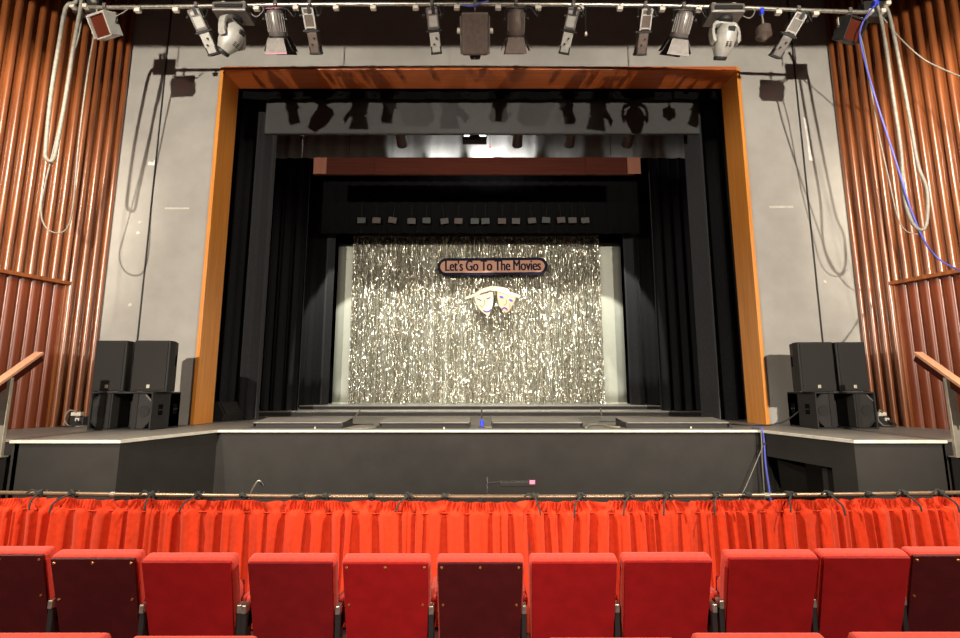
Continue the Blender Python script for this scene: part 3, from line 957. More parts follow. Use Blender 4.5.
# cable from right sub past the jamb, and cables over the stage edge
mb = MB()
P = [Vector((5.17, 7.9, Z0 + 0.32)), Vector((5.12, 7.95, Z0 + 0.25)), Vector((5.0, 8.12, Z0 + 0.09)), Vector((4.8, 8.22, Z0 + 0.015)), Vector((4.4, 8.2, Z0 + 0.015)), Vector((4.2, 8.6, Z0 + 0.015))]
tag(mb.tube(P, 0.012).build('speaker_cable', M['cable_k'], smooth=True), 'thin black cable sagging from the right subwoofer past the wooden jamb', 'cable')
xe = at(761, 440, YA).x
bc = thing('cable_drop', (xe, YA - 0.04, Z0), 'blue and grey cables dropping over the stage edge at the right corner', 'cable')
MB().tube([(0, 0.25, 0.02), (0, 0.08, 0.03), (0, -0.01, 0.02), (0.005, -0.025, -0.1), (0.0, -0.03, -0.5), (0.03, -0.03, -0.95), (0.06, 0, -1.5), (0.07, 0.0, -2.15)], 0.013).build('blue_lead', M['cable_b'], bc, smooth=True)
MB().tube([(-0.035, 0.2, 0.02), (-0.035, 0.06, 0.025), (-0.03, -0.015, 0.015), (-0.03, -0.03, -0.1), (-0.05, -0.03, -0.6), (-0.05, 0, -2.15)], 0.009).build('grey_lead', M['lamp_grey'], bc, smooth=True)
MB().tube([(-0.02, -0.03, -0.22), (-0.08, -0.03, -0.34), (-0.35, -0.03, -0.85), (-0.55, -0.03, -1.15), (-0.7, 0.0, -1.6), (-0.75, 0.0, -2.15)], 0.005).build('thin_lead', M['cable_w'], bc, smooth=True)
MB().span((-0.03, -0.04, -0.20), (0.03, -0.008, -0.17)).build('tape_band', M['black'], bc)

# marks on the grey wall
for s, pts in ((-1, ((177, 208.5, 0.44, 0.035),)), (1, ((781, 207, 0.44, 0.04),))):
    for (u, v, w_, h_) in pts:
        p = at(u, v, DW)
        tag(MB().box((p.x, DW - 0.003, p.z), (w_, 0.008, h_)).build('tape_strip', M['tape_w']), 'short horizontal strip of pale tape on the %s grey wall' % ('left' if s < 0 else 'right'), 'tape')
p = at(808.5, 140, DW)
mb = MB().prism([(-0.03, -0.40), (0.05, -0.42), (0.055, -0.36), (0.02, -0.30), (0.0, 0.42), (-0.06, 0.46), (-0.03, 0.0)], 0, 0.006, Matrix.Translation((p.x, DW, p.z)) @ UP)
tag(mb.build('paint_patch', M['white']), 'ragged white patch beside the seam on the right grey wall', 'paint patch')
p = at(152, 163, DW)
mb = MB().prism([(-0.07, -0.04), (0.06, -0.05), (0.075, 0.0), (0.05, 0.07), (0.02, 0.01), (-0.06, 0.03)], 0, 0.006, Matrix.Translation((p.x, DW, p.z)) @ UP)
tag(mb.build('paint_patch', M['white']), 'small white scrap on the left grey wall beside the seam', 'paint patch')
for u, v, lab in ((140, 222.5, 'upper of two small white dots on the left grey wall'), (138, 233, 'lower of two small white dots on the left grey wall'), (130, 305, 'small white dot low on the left grey wall'), (825, 282, 'small white dot low on the right grey wall')):
    p = at(u, v, DW)
    tag(MB().lathe([(0.032, 0), (0.028, 0.01)], 12, Matrix.Translation((p.x, DW + 0.001, p.z)) @ rot('X', 90)).build('wall_fixing', M['tape_w']), lab, 'wall fixing', 'small white fixings on the grey wall')

# ================================================================== LIGHTING BAR ACROSS THE FRONT
DT = 6.5
pts = [at(u, v, DT) for u, v in ((86, 7.5), (180, 6.5), (300, 4.5), (480, 4), (620, 5), (720, 7), (800, 10), (872, 12.5))]
lb = thing('lighting_bar', (0, DT, at(480, 4, DT).z), 'long steel lighting bar across the top in front of the stage', 'lighting bar')
O = Vector((0, DT, at(480, 4, DT).z))
MB().tube([p - O for p in pts], 0.027, 12, 5).build('pipe', M['steel'], lb, smooth=True)
for x in (-5.7, -3.0, 0.3, 3.2, 5.7):
    MB().rod((x, 0, 0.0), (x, 0, TOP - O.z), 0.008, n=6).build('hanging_wire', M['iron'], lb)


def bar(u):
    for i in range(len(pts) - 1):
        pa, pb_ = pts[i], pts[i + 1]
        x = at(u, 6, DT).x
        if pa.x <= x <= pb_.x:
            t = (x - pa.x) / (pb_.x - pa.x)
            return pa.lerp(pb_, t)
    return pts[0] if u < 400 else pts[-1]


for u in (140, 178, 258, 297, 337, 374, 416, 457, 498, 538, 580, 619, 661, 697, 735, 776, 813):
    p = bar(u) - O
    sk = MB().box((p.x, p.y - 0.03, p.z - 0.085), (0.085, 0.06, 0.06)).build('socket', M['plug'], lb, bevel=0.008)
    MB().box((p.x + 0.01, p.y - 0.01, p.z - 0.04), (0.03, 0.03, 0.06)).build('socket_clip', M['lamp_grey'], sk)


def clamp(t, m='lamp_grey'):
    mb = MB()
    mb.box((0, -0.005, 0.0), (0.05, 0.085, 0.075)); mb.rod((0, 0, -0.02), (0, 0, -0.12), 0.014)
    mb.build('hook_clamp', M[m], t, bevel=0.006)


def yoke(t, w, top, bot, m='lamp_black'):
    mb = MB()
    mb.box((0, 0, top), (w, 0.035, 0.008))
    for s in (-1, 1): mb.box((s * w / 2, 0, (top + bot) / 2), (0.008, 0.035, top - bot))
    mb.build('yoke', M[m], t)
    for s in (-1, 1):
        MB().rod((s * w / 2, 0, bot + 0.01), (s * (w / 2 + 0.03), 0, bot + 0.01), 0.022, n=10).build('knob', M['black'], t)


def lead(t, pts_, m='cable_k', r=0.008):
    MB().tube(pts_, r).build('lead', M[m], t, smooth=True)


def profile(u, ub, label, m='lamp_pale', tilt=38, length=0.56, w=0.17):
    p = bar(u)
    t = thing('profile_lantern', p, label, 'stage light', 'slim profile lanterns on the front bar')
    clamp(t, 'lamp_grey')
    roll = (ub - u) * 0.0149 / length
    X = Matrix.Translation((0, 0, -0.12)) @ Matrix.Rotation(math.asin(max(-0.6, min(0.6, roll))) * -1, 4, 'Y') @ rot('X', tilt)
    h = w
    MB().box((0, 0, -0.09), (w, h, 0.28), X).build('housing', M[m], t, bevel=0.015)
    rim = MB()
    for sx in (-1, 1): rim.box((sx * (w / 2 - 0.012), -h / 2 - 0.006, -0.09), (0.02, 0.014, 0.27), X)
    for zz in (0.04, -0.03, -0.20): rim.box((0, -h / 2 - 0.006, zz), (w - 0.01, 0.014, 0.02), X)
    rim.build('cooling_fin', M['lamp_pale'] if m != 'lamp_pale' else M['lamp_grey'], t)
    MB().box((0.02, -h / 2 - 0.006, 0.02), (0.05, 0.016, 0.10), X).build('lamp_cap', M['lamp_black'], t)
    mb = MB().box((0, 0, -0.245), (w + 0.03, h, 0.03), X)
    mb.rod((-w / 2 - 0.04, -0.06, -0.245), (w / 2 + 0.04, -0.06, -0.245), 0.01, mx=X)
    mb.build('shutter_gate', M['lamp_black'], t)
    MB().box((0, 0, -0.26 - (length - 0.28) / 2), (w * 0.9, h * 0.9, length - 0.28), X).build('lens_tube', M[m], t, bevel=0.015)
    fm = MB()
    for sx in (-1, 1): fm.box((sx * w * 0.40, 0, -length + 0.06), (0.02, h * 0.95, 0.10), X)
    fm.box((0, 0, -length + 0.015), (w, h, 0.03), X)
    fm.build('front_frame', M['lamp_black'], t, bevel=0.004)
    MB().rod((0, 0, -length - 0.001), (0, 0, -length - 0.004), w * 0.38, n=20, mx=X).build('lens', M['hole'], t)
    yoke(t, w + 0.05, -0.07, -0.20, 'lamp_black')
    for k, zz in enumerate((-0.34, -0.42)):
        MB().rod((0.02 * (1 - 2 * k), -h * 0.43, zz), (0.02 * (1 - 2 * k), -h * 0.43 - 0.03, zz), 0.014, n=8, mx=X).build('focus_knob', M['black'], t)
    lead(t, [X @ Vector((0.03, -0.02, 0.08)), (0.10, -0.06, -0.10), (0.16, -0.04, -0.22), (0.18, -0.02, -0.06), (0.12, 0.0, -0.03)])
    return t


def fresnel(u, label, m='lamp_grey', mdoor='lamp_grey', lean=0.0, tape=False):
    p = bar(u)
    t = thing('fresnel_lantern', p, label, 'stage light', 'fresnel lanterns with barn doors on the front bar')
    clamp(t)
    X = Matrix.Translation((0, 0, -0.18)) @ rot('Y', lean) @ rot('X', 36) @ Matrix.Scale(0.78, 4)
    MB().lathe([(0.05, 0.10), (0.13, 0.09), (0.165, 0.03), (0.17, -0.32), (0.16, -0.34)], 24, X).build('housing', M[m], t, smooth='auto')
    fin = MB()
    for k in range(10):
        a = R(200 + k * 16)
        fin.box((0.172 * math.cos(a), 0.172 * math.sin(a), -0.12), (0.012, 0.012, 0.30), X)
    fin.build('cooling_fin', M[m], t)
    MB().lathe([(0.17, -0.34), (0.195, -0.345), (0.195, -0.375), (0.16, -0.375)], 24, X).build('colour_frame', M['lamp_black'], t, smooth='auto')
    MB().lathe([(0.155, -0.36), (0.10, -0.385), (0.001, -0.395)], 24, X, cap=False).build('lens', M['hole'], t, smooth=True)
    for k in range(4):
        a = k * 90
        big = k in (0, 2)
        w0, w1, ln = (0.15, 0.21, 0.30) if big else (0.10, 0.15, 0.24)
        D = X @ Matrix.Translation((0, 0, -0.375)) @ rot('Z', a) @ Matrix.Translation((0, -0.185, 0)) @ rot('X', -24)
        vs = [(-w0, 0, 0), (w0, 0, 0), (w1, 0, -ln), (-w1, 0, -ln), (-w0, 0.006, 0), (w0, 0.006, 0), (w1, 0.006, -ln), (-w1, 0.006, -ln)]
        bd_ = MB().add(vs, [(0, 1, 2, 3), (7, 6, 5, 4), (0, 4, 5, 1), (1, 5, 6, 2), (2, 6, 7, 3), (3, 7, 4, 0)], D).build('barn_door', M[mdoor] if k == 0 else M['lamp_black'], t)
        if k == 0 and tape:
            MB().box((0, -0.003, -ln + 0.012), (w1 * 1.9, 0.004, 0.022), D).build('pink_edge_tape', M['pink'], bd_)
    MB().box((0, 0, -0.065), (0.28, 0.03, 0.012)).build('yoke_tape', M['pink'] if tape else M['lamp_grey'], t)
    yoke(t, 0.31, -0.075, -0.25)
    lead(t, [X @ Vector((0.05, -0.05, 0.10)), (0.2, -0.1, -0.15), (0.30, -0.05, -0.24), (0.30, -0.02, -0.08), (0.15, 0, -0.02)])
    return t


def moving_head(u, label, side=False, ang=0):
    p = bar(u)
    t = thing('moving_head', p, label, 'stage light', 'silver moving-head lights on the front bar')
    mb = MB()
    for s in (-0.15, 0.15):
        mb.box((s, 0, 0), (0.06, 0.08, 0.09))
    mb.build('hook_clamp', M['plug'], t, bevel=0.008)
    MB().box((0, 0.02, -0.12), (0.50, 0.32, 0.15)).build('base_box', M['lamp_grey'], t, bevel=0.02)
    MB().box((0, -0.15, -0.13), (0.40, 0.02, 0.05)).build('base_panel', M['lamp_black'], t)
    Z = Matrix.Translation((0, 0.02, -0.20)) @ rot('Z', ang)
    MB().lathe([(0.10, 0.02), (0.13, -0.03), (0.12, -0.07)], 20, Z).build('pan_collar', M['lamp_black'], t, smooth='auto')
    yk = MB()
    sec = lambda x, y, z: Z @ Vector((x, y, z))
    for s in (-1, 1):
        ar = [(0.08, -0.05), (0.16, -0.06), (0.205, -0.12), (0.225, -0.22), (0.215, -0.36), (0.18, -0.40), (0.165, -0.38), (0.18, -0.22), (0.16, -0.13), (0.08, -0.09)]
        P = [(s * a, b) for a, b in ar]
        yk.prism(P if s < 0 else P[::-1], -0.055, 0.055, Z @ UP)
    yk.box((0, 0, -0.07), (0.18, 0.11, 0.05), Z)
    yk.build('yoke_arms', M['lamp_pale'], t, bevel=0.02)
    H = Z @ Matrix.Translation((0, 0, -0.30)) @ rot('X', 35) @ Matrix.Scale(0.84, 4)
    hd = MB().lathe([(0.02, 0.23), (0.10, 0.22), (0.165, 0.13), (0.185, 0.0), (0.165, -0.16), (0.115, -0.27), (0.10, -0.30)], 24, H).build('head', M['lamp_pale'], t, smooth='auto')
    MB().lathe([(0.105, -0.27), (0.115, -0.30), (0.10, -0.34), (0.085, -0.34)], 24, H).build('lens_ring', M['lamp_black'], t, smooth='auto')
    for s in (-1, 1):
        for k in range(3):
            MB().box((s * 0.03, -0.176, -0.06 - k * 0.03), (0.035, 0.02, 0.015), H).build('vent_slot', M['lamp_black'], hd)
    MB().box((0, -0.15, 0.14), (0.12, 0.04, 0.08), H).build('rear_panel', M['lamp_black'], t, bevel=0.01)
    for s in (-1, 1):
        MB().rod(Z @ Vector((s * 0.13, 0, -0.30)), Z @ Vector((s * 0.20, 0, -0.30)), 0.05, n=14).build('tilt_boss', M['lamp_grey'], t)
    lead(t, [(0.25, 0.0, -0.12), (0.36, -0.02, -0.20), (0.45, -0.02, -0.10), (0.42, 0, 0.0)], 'cable_w')
    return t


def flood(u, label, sgn, m):
    p = bar(u)
    t = thing('flood_lantern', p, label, 'stage light', 'small flood lanterns at the ends of the front bar')
    clamp(t)
    yoke(t, 0.36, -0.11, -0.26, 'plug' if sgn > 0 else 'lamp_grey')
    X = Matrix.Translation((0, 0, -0.27)) @ rot('Z', sgn * 18) @ rot('X', 30)
    fr = MB()
    w, d, h = 0.33, 0.20, 0.30
    fr.box((0, 0.02, h / 2 - 0.03), (w, d, 0.03), X); fr.box((0, 0, -h / 2 - 0.03), (w, d * 0.6, 0.02), X)
    for s in (-1, 1): fr.box((s * w / 2, 0.0, -0.03), (0.018, d, h), X)
    fr.build('casing', M[m], t, bevel=0.004)
    MB().box((0, -0.05, -0.03), (w - 0.03, 0.006, h - 0.03), X).build('red_gel', M['gel'], t)
    MB().rod((-w / 2 + 0.03, 0.03, -0.02), (w / 2 - 0.03, 0.03, -0.02), 0.014, n=10, mx=X).build('lamp_tube', M['plug'], t)
    lead(t, [(0.05, 0, -0.14), (0.18, -0.02, -0.16), (0.30, 0, -0.06), (0.34, 0, 0.0)], 'cable_w')
    return t


flood(106, 'small flood lantern with red gel at the left end of the bar', -1, 'lamp_pale')
profile(197, 208, 'pale slim profile lantern leaning, leftmost of its kind on the bar')
moving_head(234, 'silver moving-head light turned sideways, on the left of the bar', ang=75)
fresnel(276, 'grey fresnel lantern with pink tape on its barn door', tape=True)
profile(310, 310.5, 'bronze-backed slim profile lantern left of the red-lit centre', 'lamp_brown', 40)
profile(432, 436, 'grey slim profile lantern just left of the big dark lantern', 'lamp_pale', 44)
fresnel(516, 'bronze fresnel lantern with barn doors near the middle of the bar', 'lamp_brown', 'lamp_brown')
profile(573, 565, 'cream slim profile lantern right of the bronze fresnel', 'lamp_pale', 44)
profile(645, 646, 'bronze-backed slim profile lantern left of the right-hand fresnel', 'lamp_brown', 40)
fresnel(683, 'grey fresnel lantern beside the right-hand moving head', lean=8)
moving_head(723, 'silver moving-head light facing out, on the right of the bar', ang=6)
profile(797, 782, 'dark-sided slim profile lantern leaning, rightmost of its kind on the bar', 'lamp_grey', 40)
flood(848, 'small flood lantern with bright reflector at the right end of the bar', 1, 'lamp_black')
# big dark box lantern
p = bar(475)
bx = thing('box_lantern', p, 'big dark box-shaped lantern in the middle of the front bar', 'stage light')
clamp(bx)
X = Matrix.Translation((0, 0, -0.16)) @ rot('X', 40)
MB().box((0, 0, -0.26), (0.40, 0.34, 0.56), X).build('housing', M['lamp_brown'], bx, bevel=0.03)
sl = MB()
for k in range(6): sl.box((-0.13 + k * 0.052, -0.173, -0.26), (0.02, 0.014, 0.44), X)
sl.build('cooling_fin', M['lamp_brown'], bx)
for s in (-1, 1):
    MB().box((s * 0.215, 0, -0.28), (0.02, 0.10, 0.50), X).build('yoke_arm', M['lamp_grey'], bx)
    MB().rod((s * 0.22, 0, -0.22), (s * 0.27, 0, -0.22), 0.04, n=12, mx=X).build('knob', M['plug'], bx)
MB().rod((0, -0.02, -0.54), (0, -0.02, -0.60), 0.09, 0.07, 16, mx=X).build('lens_ring', M['lamp_black'], bx)
MB().tube([(-0.2, 0, -0.02), (-0.05, -0.03, -0.06), (0.10, -0.02, 0.0), (0.2, -0.01, 0.04)], 0.012).build('blue_lead', M['cable_b'], bx, smooth=True)
# hanging microphone
p = bar(761)
hm = thing('hanging_sensor', p, 'small dark cylinder hanging on a pale cord from the bar', 'microphone')
MB().rod((0, 0, 0), (0.01, 0, -0.33), 0.014, n=8).build('cord', M['cable_w'], hm)
MB().box((0, 0, -0.05), (0.05, 0.05, 0.10)).build('blue_tape', M['blue'], hm)
MB().lathe([(0.03, -0.29), (0.10, -0.32), (0.11, -0.46), (0.05, -0.50), (0.03, -0.53)], 20).build('body', M['lamp_brown'], hm, smooth='auto')
# pull switch
p = bar(585)
ps = thing('pull_cord', p, 'thin cord with a small pale toggle hanging right of the cream lantern', 'cord')
MB().rod((0, 0, 0), (0, 0, -0.46), 0.004, n=6).build('cord', M['cable_k'], ps)
MB().box((0, 0, -0.48), (0.03, 0.03, 0.05)).build('toggle', M['plug'], ps)

# ---- cable bundles at both ends of the bar
def cable(name, pts_, r, m, label, group=None):
    P = [at(*p) for p in pts_]
    o = MB().tube(P, r, 8, 8).build(name, M[m], smooth=True)
    return tag(o, label, 'cable', group)


cable('hanging_cable', [(78, -12, 6.45), (76, 2, 6.45), (66, 8, 6.45), (59, 45, 6.5), (51, 95, 6.55), (46, 145, 6.6), (46, 158, 6.6), (53, 160, 6.6), (58, 140, 6.6), (66, 95, 6.55), (73, 50, 6.5), (81, 5, 6.45), (82, -12, 6.45)], 0.026, 'cable_w', 'thick pale cable bundle looping at the left wall', 'cable bundles at the bar ends')
cable('hanging_cable', [(84, -12, 6.5), (80, 30, 6.5), (72, 60, 6.52), (58, 130, 6.6), (45, 185, 6.65), (41, 210, 6.7), (45, 226, 6.7), (56, 233, 6.7), (67, 228, 6.7), (73, 205, 6.7), (79, 140, 6.7), (88, 70, 6.6), (96, 25, 6.55), (97, 8, 6.5)], 0.011, 'cable_w', 'thin grey cable hanging lowest in a loop at the left wall', 'cable bundles at the bar ends')
cable('hanging_cable', [(868, -12, 6.5), (878, 8, 6.5), (885, 40, 6.5), (893, 95, 6.55), (901, 150, 6.6), (904, 195, 6.62), (912, 222, 6.65), (922, 230, 6.65), (927, 220, 6.65), (927, 190, 6.62), (918, 165, 6.6), (910, 120, 6.55), (897, 50, 6.5), (889, 14, 6.5), (884, 6, 6.5)], 0.022, 'cable_w', 'thick pale cable bundle looping at the right wall', 'cable bundles at the bar ends')
cable('hanging_cable', [(858, 27, 6.5), (866, 60, 6.55), (878, 130, 6.6), (889, 180, 6.65), (897, 215, 6.68), (905, 230, 6.7), (918, 234, 6.7), (927, 226, 6.7)], 0.009, 'cable_w', 'thin grey cable crossing below the right flood lantern', 'cable bundles at the bar ends')
cable('hanging_cable', [(876, 4, 6.42), (862, 24, 6.42), (861, 45, 6.45), (876, 100, 6.5), (897, 165, 6.55), (911, 210, 6.6), (925, 242, 6.7), (940, 260, 6.8), (962, 272, 6.3), (985, 285, 5.6)], 0.012, 'cable_b', 'blue and violet cable sweeping down across the right wall')
cable('hanging_cable', [(880, 14, 6.5), (900, 38, 6.6), (922, 58, 6.6), (945, 70, 6.4), (975, 82, 6.0)], 0.009, 'cable_w', 'single thin pale wire slanting from the bar to the right edge')
for s, u, v, lab in ((-1, 84, 3, 'clump of junction boxes and plugs at the left end of the bar'), (1, 877, 8, 'clump of junction boxes and plugs at the right end of the bar')):
    p = at(u, v, 6.5)
    t = thing('junction_box', (p.x, 6.5, p.z), lab, 'junction box', 'junction boxes at the bar ends')
    MB().box((0, 0.08, 0), (0.36, 0.14, 0.26)).build('housing', M['black'], t, bevel=0.01)
    for k in range(4):
        MB().box((-0.13 + 0.09 * k, -0.02, -0.08 + 0.13 * (k % 2)), (0.07, 0.08, 0.06)).build('plug', M['plug'] if not (s > 0 and k == 1) else M['blue'], t, bevel=0.01)
    MB().rod((0, 0.08, 0.1), (0, 0.08, TOP - p.z), 0.012, n=6).build('hanging_wire', M['iron'], t)

# ================================================================== ORCHESTRA PIT RAIL AND CURTAIN
def rail_y(x): return 3.98 + 0.010 * x * x
zr0 = at(480, 496.8, rail_y(0)).z
XR = 4.6
pr = thing('pit_rail', (0, 4.0, 0), 'thin brass rail along the front of the orchestra pit', 'rail')
MB().tube([(x / 10, rail_y(x / 10) - 4.0, zr0) for x in range(-46, 47, 2)], 0.017, 10, 2).build('tube', M['pole'], pr, smooth=True)
for x in (-4.2, -2.8, -1.4, 0.0, 1.4, 2.8, 4.2):
    MB().rod((x, rail_y(x) - 4.0 + 0.02, 0), (x, rail_y(x) - 4.0, zr0), 0.02, n=10).build('post', M['iron'], pr)
for u in (105, 770):
    p = at(u, 496, 3.98)
    MB().rod((p.x - 0.02, rail_y(p.x) - 4.0, zr0), (p.x + 0.02, rail_y(p.x) - 4.0, zr0), 0.021, n=10).build('joint_sleeve', M['steel'], pr)
ct = thing('pit_curtain', (0, 3.98, 0), 'gathered scarlet curtain tied along the orchestra pit rail', 'curtain')
r = random.Random(3)
pl_x = []
x = -4.55
while x < 4.55:
    w_ = r.uniform(0.07, 0.20)
    pl_x.append((x, w_, r.uniform(0.6, 1.25), r.uniform(-0.45, 0.45)))
    x += w_
ztop = zr0 - 0.019
tie_u = [25, 60, 145, 193, 239, 299, 323, 369, 405, 442, 532, 577, 625, 664, 714, 747, 790, 832, 873, 912, 952]


def pleat(x):
    for (x0, w_, a, sh) in pl_x:
        if x0 <= x < x0 + w_:
            t = (x - x0) / w_
            return a * min(1, 3.2 * min(t, 1 - t)) ** 0.7 * (1 + 0.25 * math.sin(8 * t + 9 * sh)), sh
    return 0, 0


tie_x = [at(u, 497, 3.98).x for u in tie_u]


def cfn(u, v):
    x = -4.55 + 9.1 * u
    z = ztop * v - 0.0 + 0.02 * (1 - v)
    hd = max(0.0, min(1.0, (v - 0.905) / 0.02))       # gathered heading at the top
    below = 1 - hd
    pv, sh = pleat(x)
    d = min(abs(x - t) for t in tie_x)
    sag = 0.014 * min(1, d / 0.2) ** 0.8 if v > 0.9 else 0
    dep = -0.075 * pv * below * (0.75 + 0.35 * (1 - v))
    head = hd * (-0.016 * math.sin(x * 47 + 2 * math.sin(x * 9) + v * 25) - 0.012 * math.sin(x * 23 + v * 60 * math.sin(x * 5)) - 0.02)
    xs = x + sh * 0.11 * (1 - v) * below
    return (xs, rail_y(x) - 3.98 - 0.02 + dep + head, z - sag * ((v - 0.9) / 0.1 if v > 0.9 else 0))


MB().grid(cfn, 1400, 40).build('gathered_cloth', M['red_cloth'], ct, smooth=True)
MB().tube([(x / 10, rail_y(x / 10) - 3.98 - 0.045, ztop - 0.095 + 0.004 * math.sin(x * 1.7)) for x in range(-45, 46)], 0.006, 6, 1).build('heading_cord', M['red_cloth'], ct, smooth=True)
names = {0: 'at the left end', }
tie_lab = ['first', 'second', 'third', 'fourth', 'fifth', 'sixth', 'seventh', 'eighth', 'ninth', 'tenth', 'eleventh']
big = {25, 60, 145, 193, 405, 532, 577, 625, 664, 714, 790, 832, 912, 952}
for i, (u, x) in enumerate(zip(tie_u, tie_x)):
    n = len(tie_u)
    which = tie_lab[i] + ' from the left' if i <= 10 else tie_lab[n - 1 - i] + ' from the right'
    bigt = u in big
    t = thing('curtain_tie', (x, rail_y(x), zr0), 'black cloth tie knotted round the pit rail, %s' % which, 'curtain tie', 'black ties on the pit rail')
    rr = random.Random(i)
    s = 1 if rr.random() > 0.5 else -1
    MB().tube([(0.012 * math.cos(a) * 0 + 0.006 * k, 0.026 * math.cos(a), 0.026 * math.sin(a)) for k, a in enumerate([j * math.pi / 3 for j in range(-1, 8)])], 0.010 if bigt else 0.007, 6, 3).build('knot_loop', M['tie'], t, smooth=True)
    MB().box((0.02, -0.03, 0.012), (0.045, 0.03, 0.035)).build('knot', M['tie'], t, bevel=0.01)
    if bigt:
        MB().tube([(0.01, -0.035, 0.012), (-0.025 * s, -0.04, 0.025 + 0.015 * rr.random()), (-0.045 * s, -0.045, 0.022), (-0.065 * s, -0.05, 0.012)], 0.007, 6).build('tie_end', M['tie'], t, smooth=True)
        MB().tube([(0.02, -0.04, 0.005), (0.03 * s, -0.095, -0.03), (0.042 * s, -0.125, -0.06), (0.05 * s, -0.13, -0.08 - 0.05 * rr.random())], 0.007, 6).build('tie_end', M['tie'], t, smooth=True)
    else:
        MB().tube([(0.0, -0.035, 0.005), (-0.03 * s, -0.045, 0.012), (-0.06 * s, -0.045, 0.002)], 0.007, 6).build('tie_end', M['tie'], t, smooth=True)

# music-stand lamp and clip microphone beyond the rail (in the pit)
yl_ = 4.6
a, b = at(500, 483.5, yl_), at(534, 482.5, yl_)
ml = thing('stand_lamp', (a.x, yl_, -1.0), 'slim dark music-stand lamp with a pink end above the pit rail', 'music stand lamp')
o_ = Vector((a.x, yl_, -1.0))
za = a.z + 1.0
LL = b.x - a.x
MB().lathe([(0.16, 0), (0.16, 0.015), (0.03, 0.03)], 20, Matrix.Translation((-0.10, 0, 0))).build('base', M['black'], ml, smooth='auto')
MB().tube([(-0.10, 0, 0.02), (-0.115, 0, za - 0.08), (-0.115, 0, za - 0.02), (-0.10, 0, za + 0.005), (0.0, 0, za + 0.012)], 0.008, 8, 4).build('gooseneck', M['iron'], ml, smooth=True)
MB().prism([(0, -0.02), (LL, -0.02), (LL, 0.025), (0, 0.018)], -0.05, 0.05, Matrix.Translation((0, 0, za)) @ UP).build('shade', M['lamp_black'], ml, bevel=0.006)
MB().span((LL - 0.045, -0.054, za + 0.004), (LL + 0.004, -0.05, za + 0.038)).build('pink_end', M['pink'], ml)
a = at(249, 495, yl_)
cm = thing('clip_lamp', (a.x, yl_, -1.0), 'thin metal gooseneck sticking up above the rail at left', 'music stand lamp')
zc = a.z + 1.0
MB().lathe([(0.16, 0), (0.16, 0.015), (0.02, 0.03)], 20).build('base', M['black'], cm, smooth='auto')
MB().rod((0, 0, 0.02), (0, 0, zc - 0.03), 0.012, n=8).build('stem', M['iron'], cm)
MB().tube([(0, 0, zc - 0.05), (0.02, 0, zc + 0.03), (0.06, 0, zc + 0.105), (0.085, 0, zc + 0.125), (0.105, 0, zc + 0.11)], 0.009, 8, 4).build('gooseneck', M['steel'], cm, smooth=True)
MB().rod((0.10, 0, zc + 0.115), (0.125, 0, zc + 0.08), 0.016, 0.012).build('head', M['iron'], cm)
MB().tube([(0.0, 0, zc - 0.05), (0.06, 0, zc + 0.02), (0.10, 0, zc + 0.005), (0.12, 0, zc - 0.03)], 0.006, 6).build('lead', M['cable_k'], cm, smooth=True)

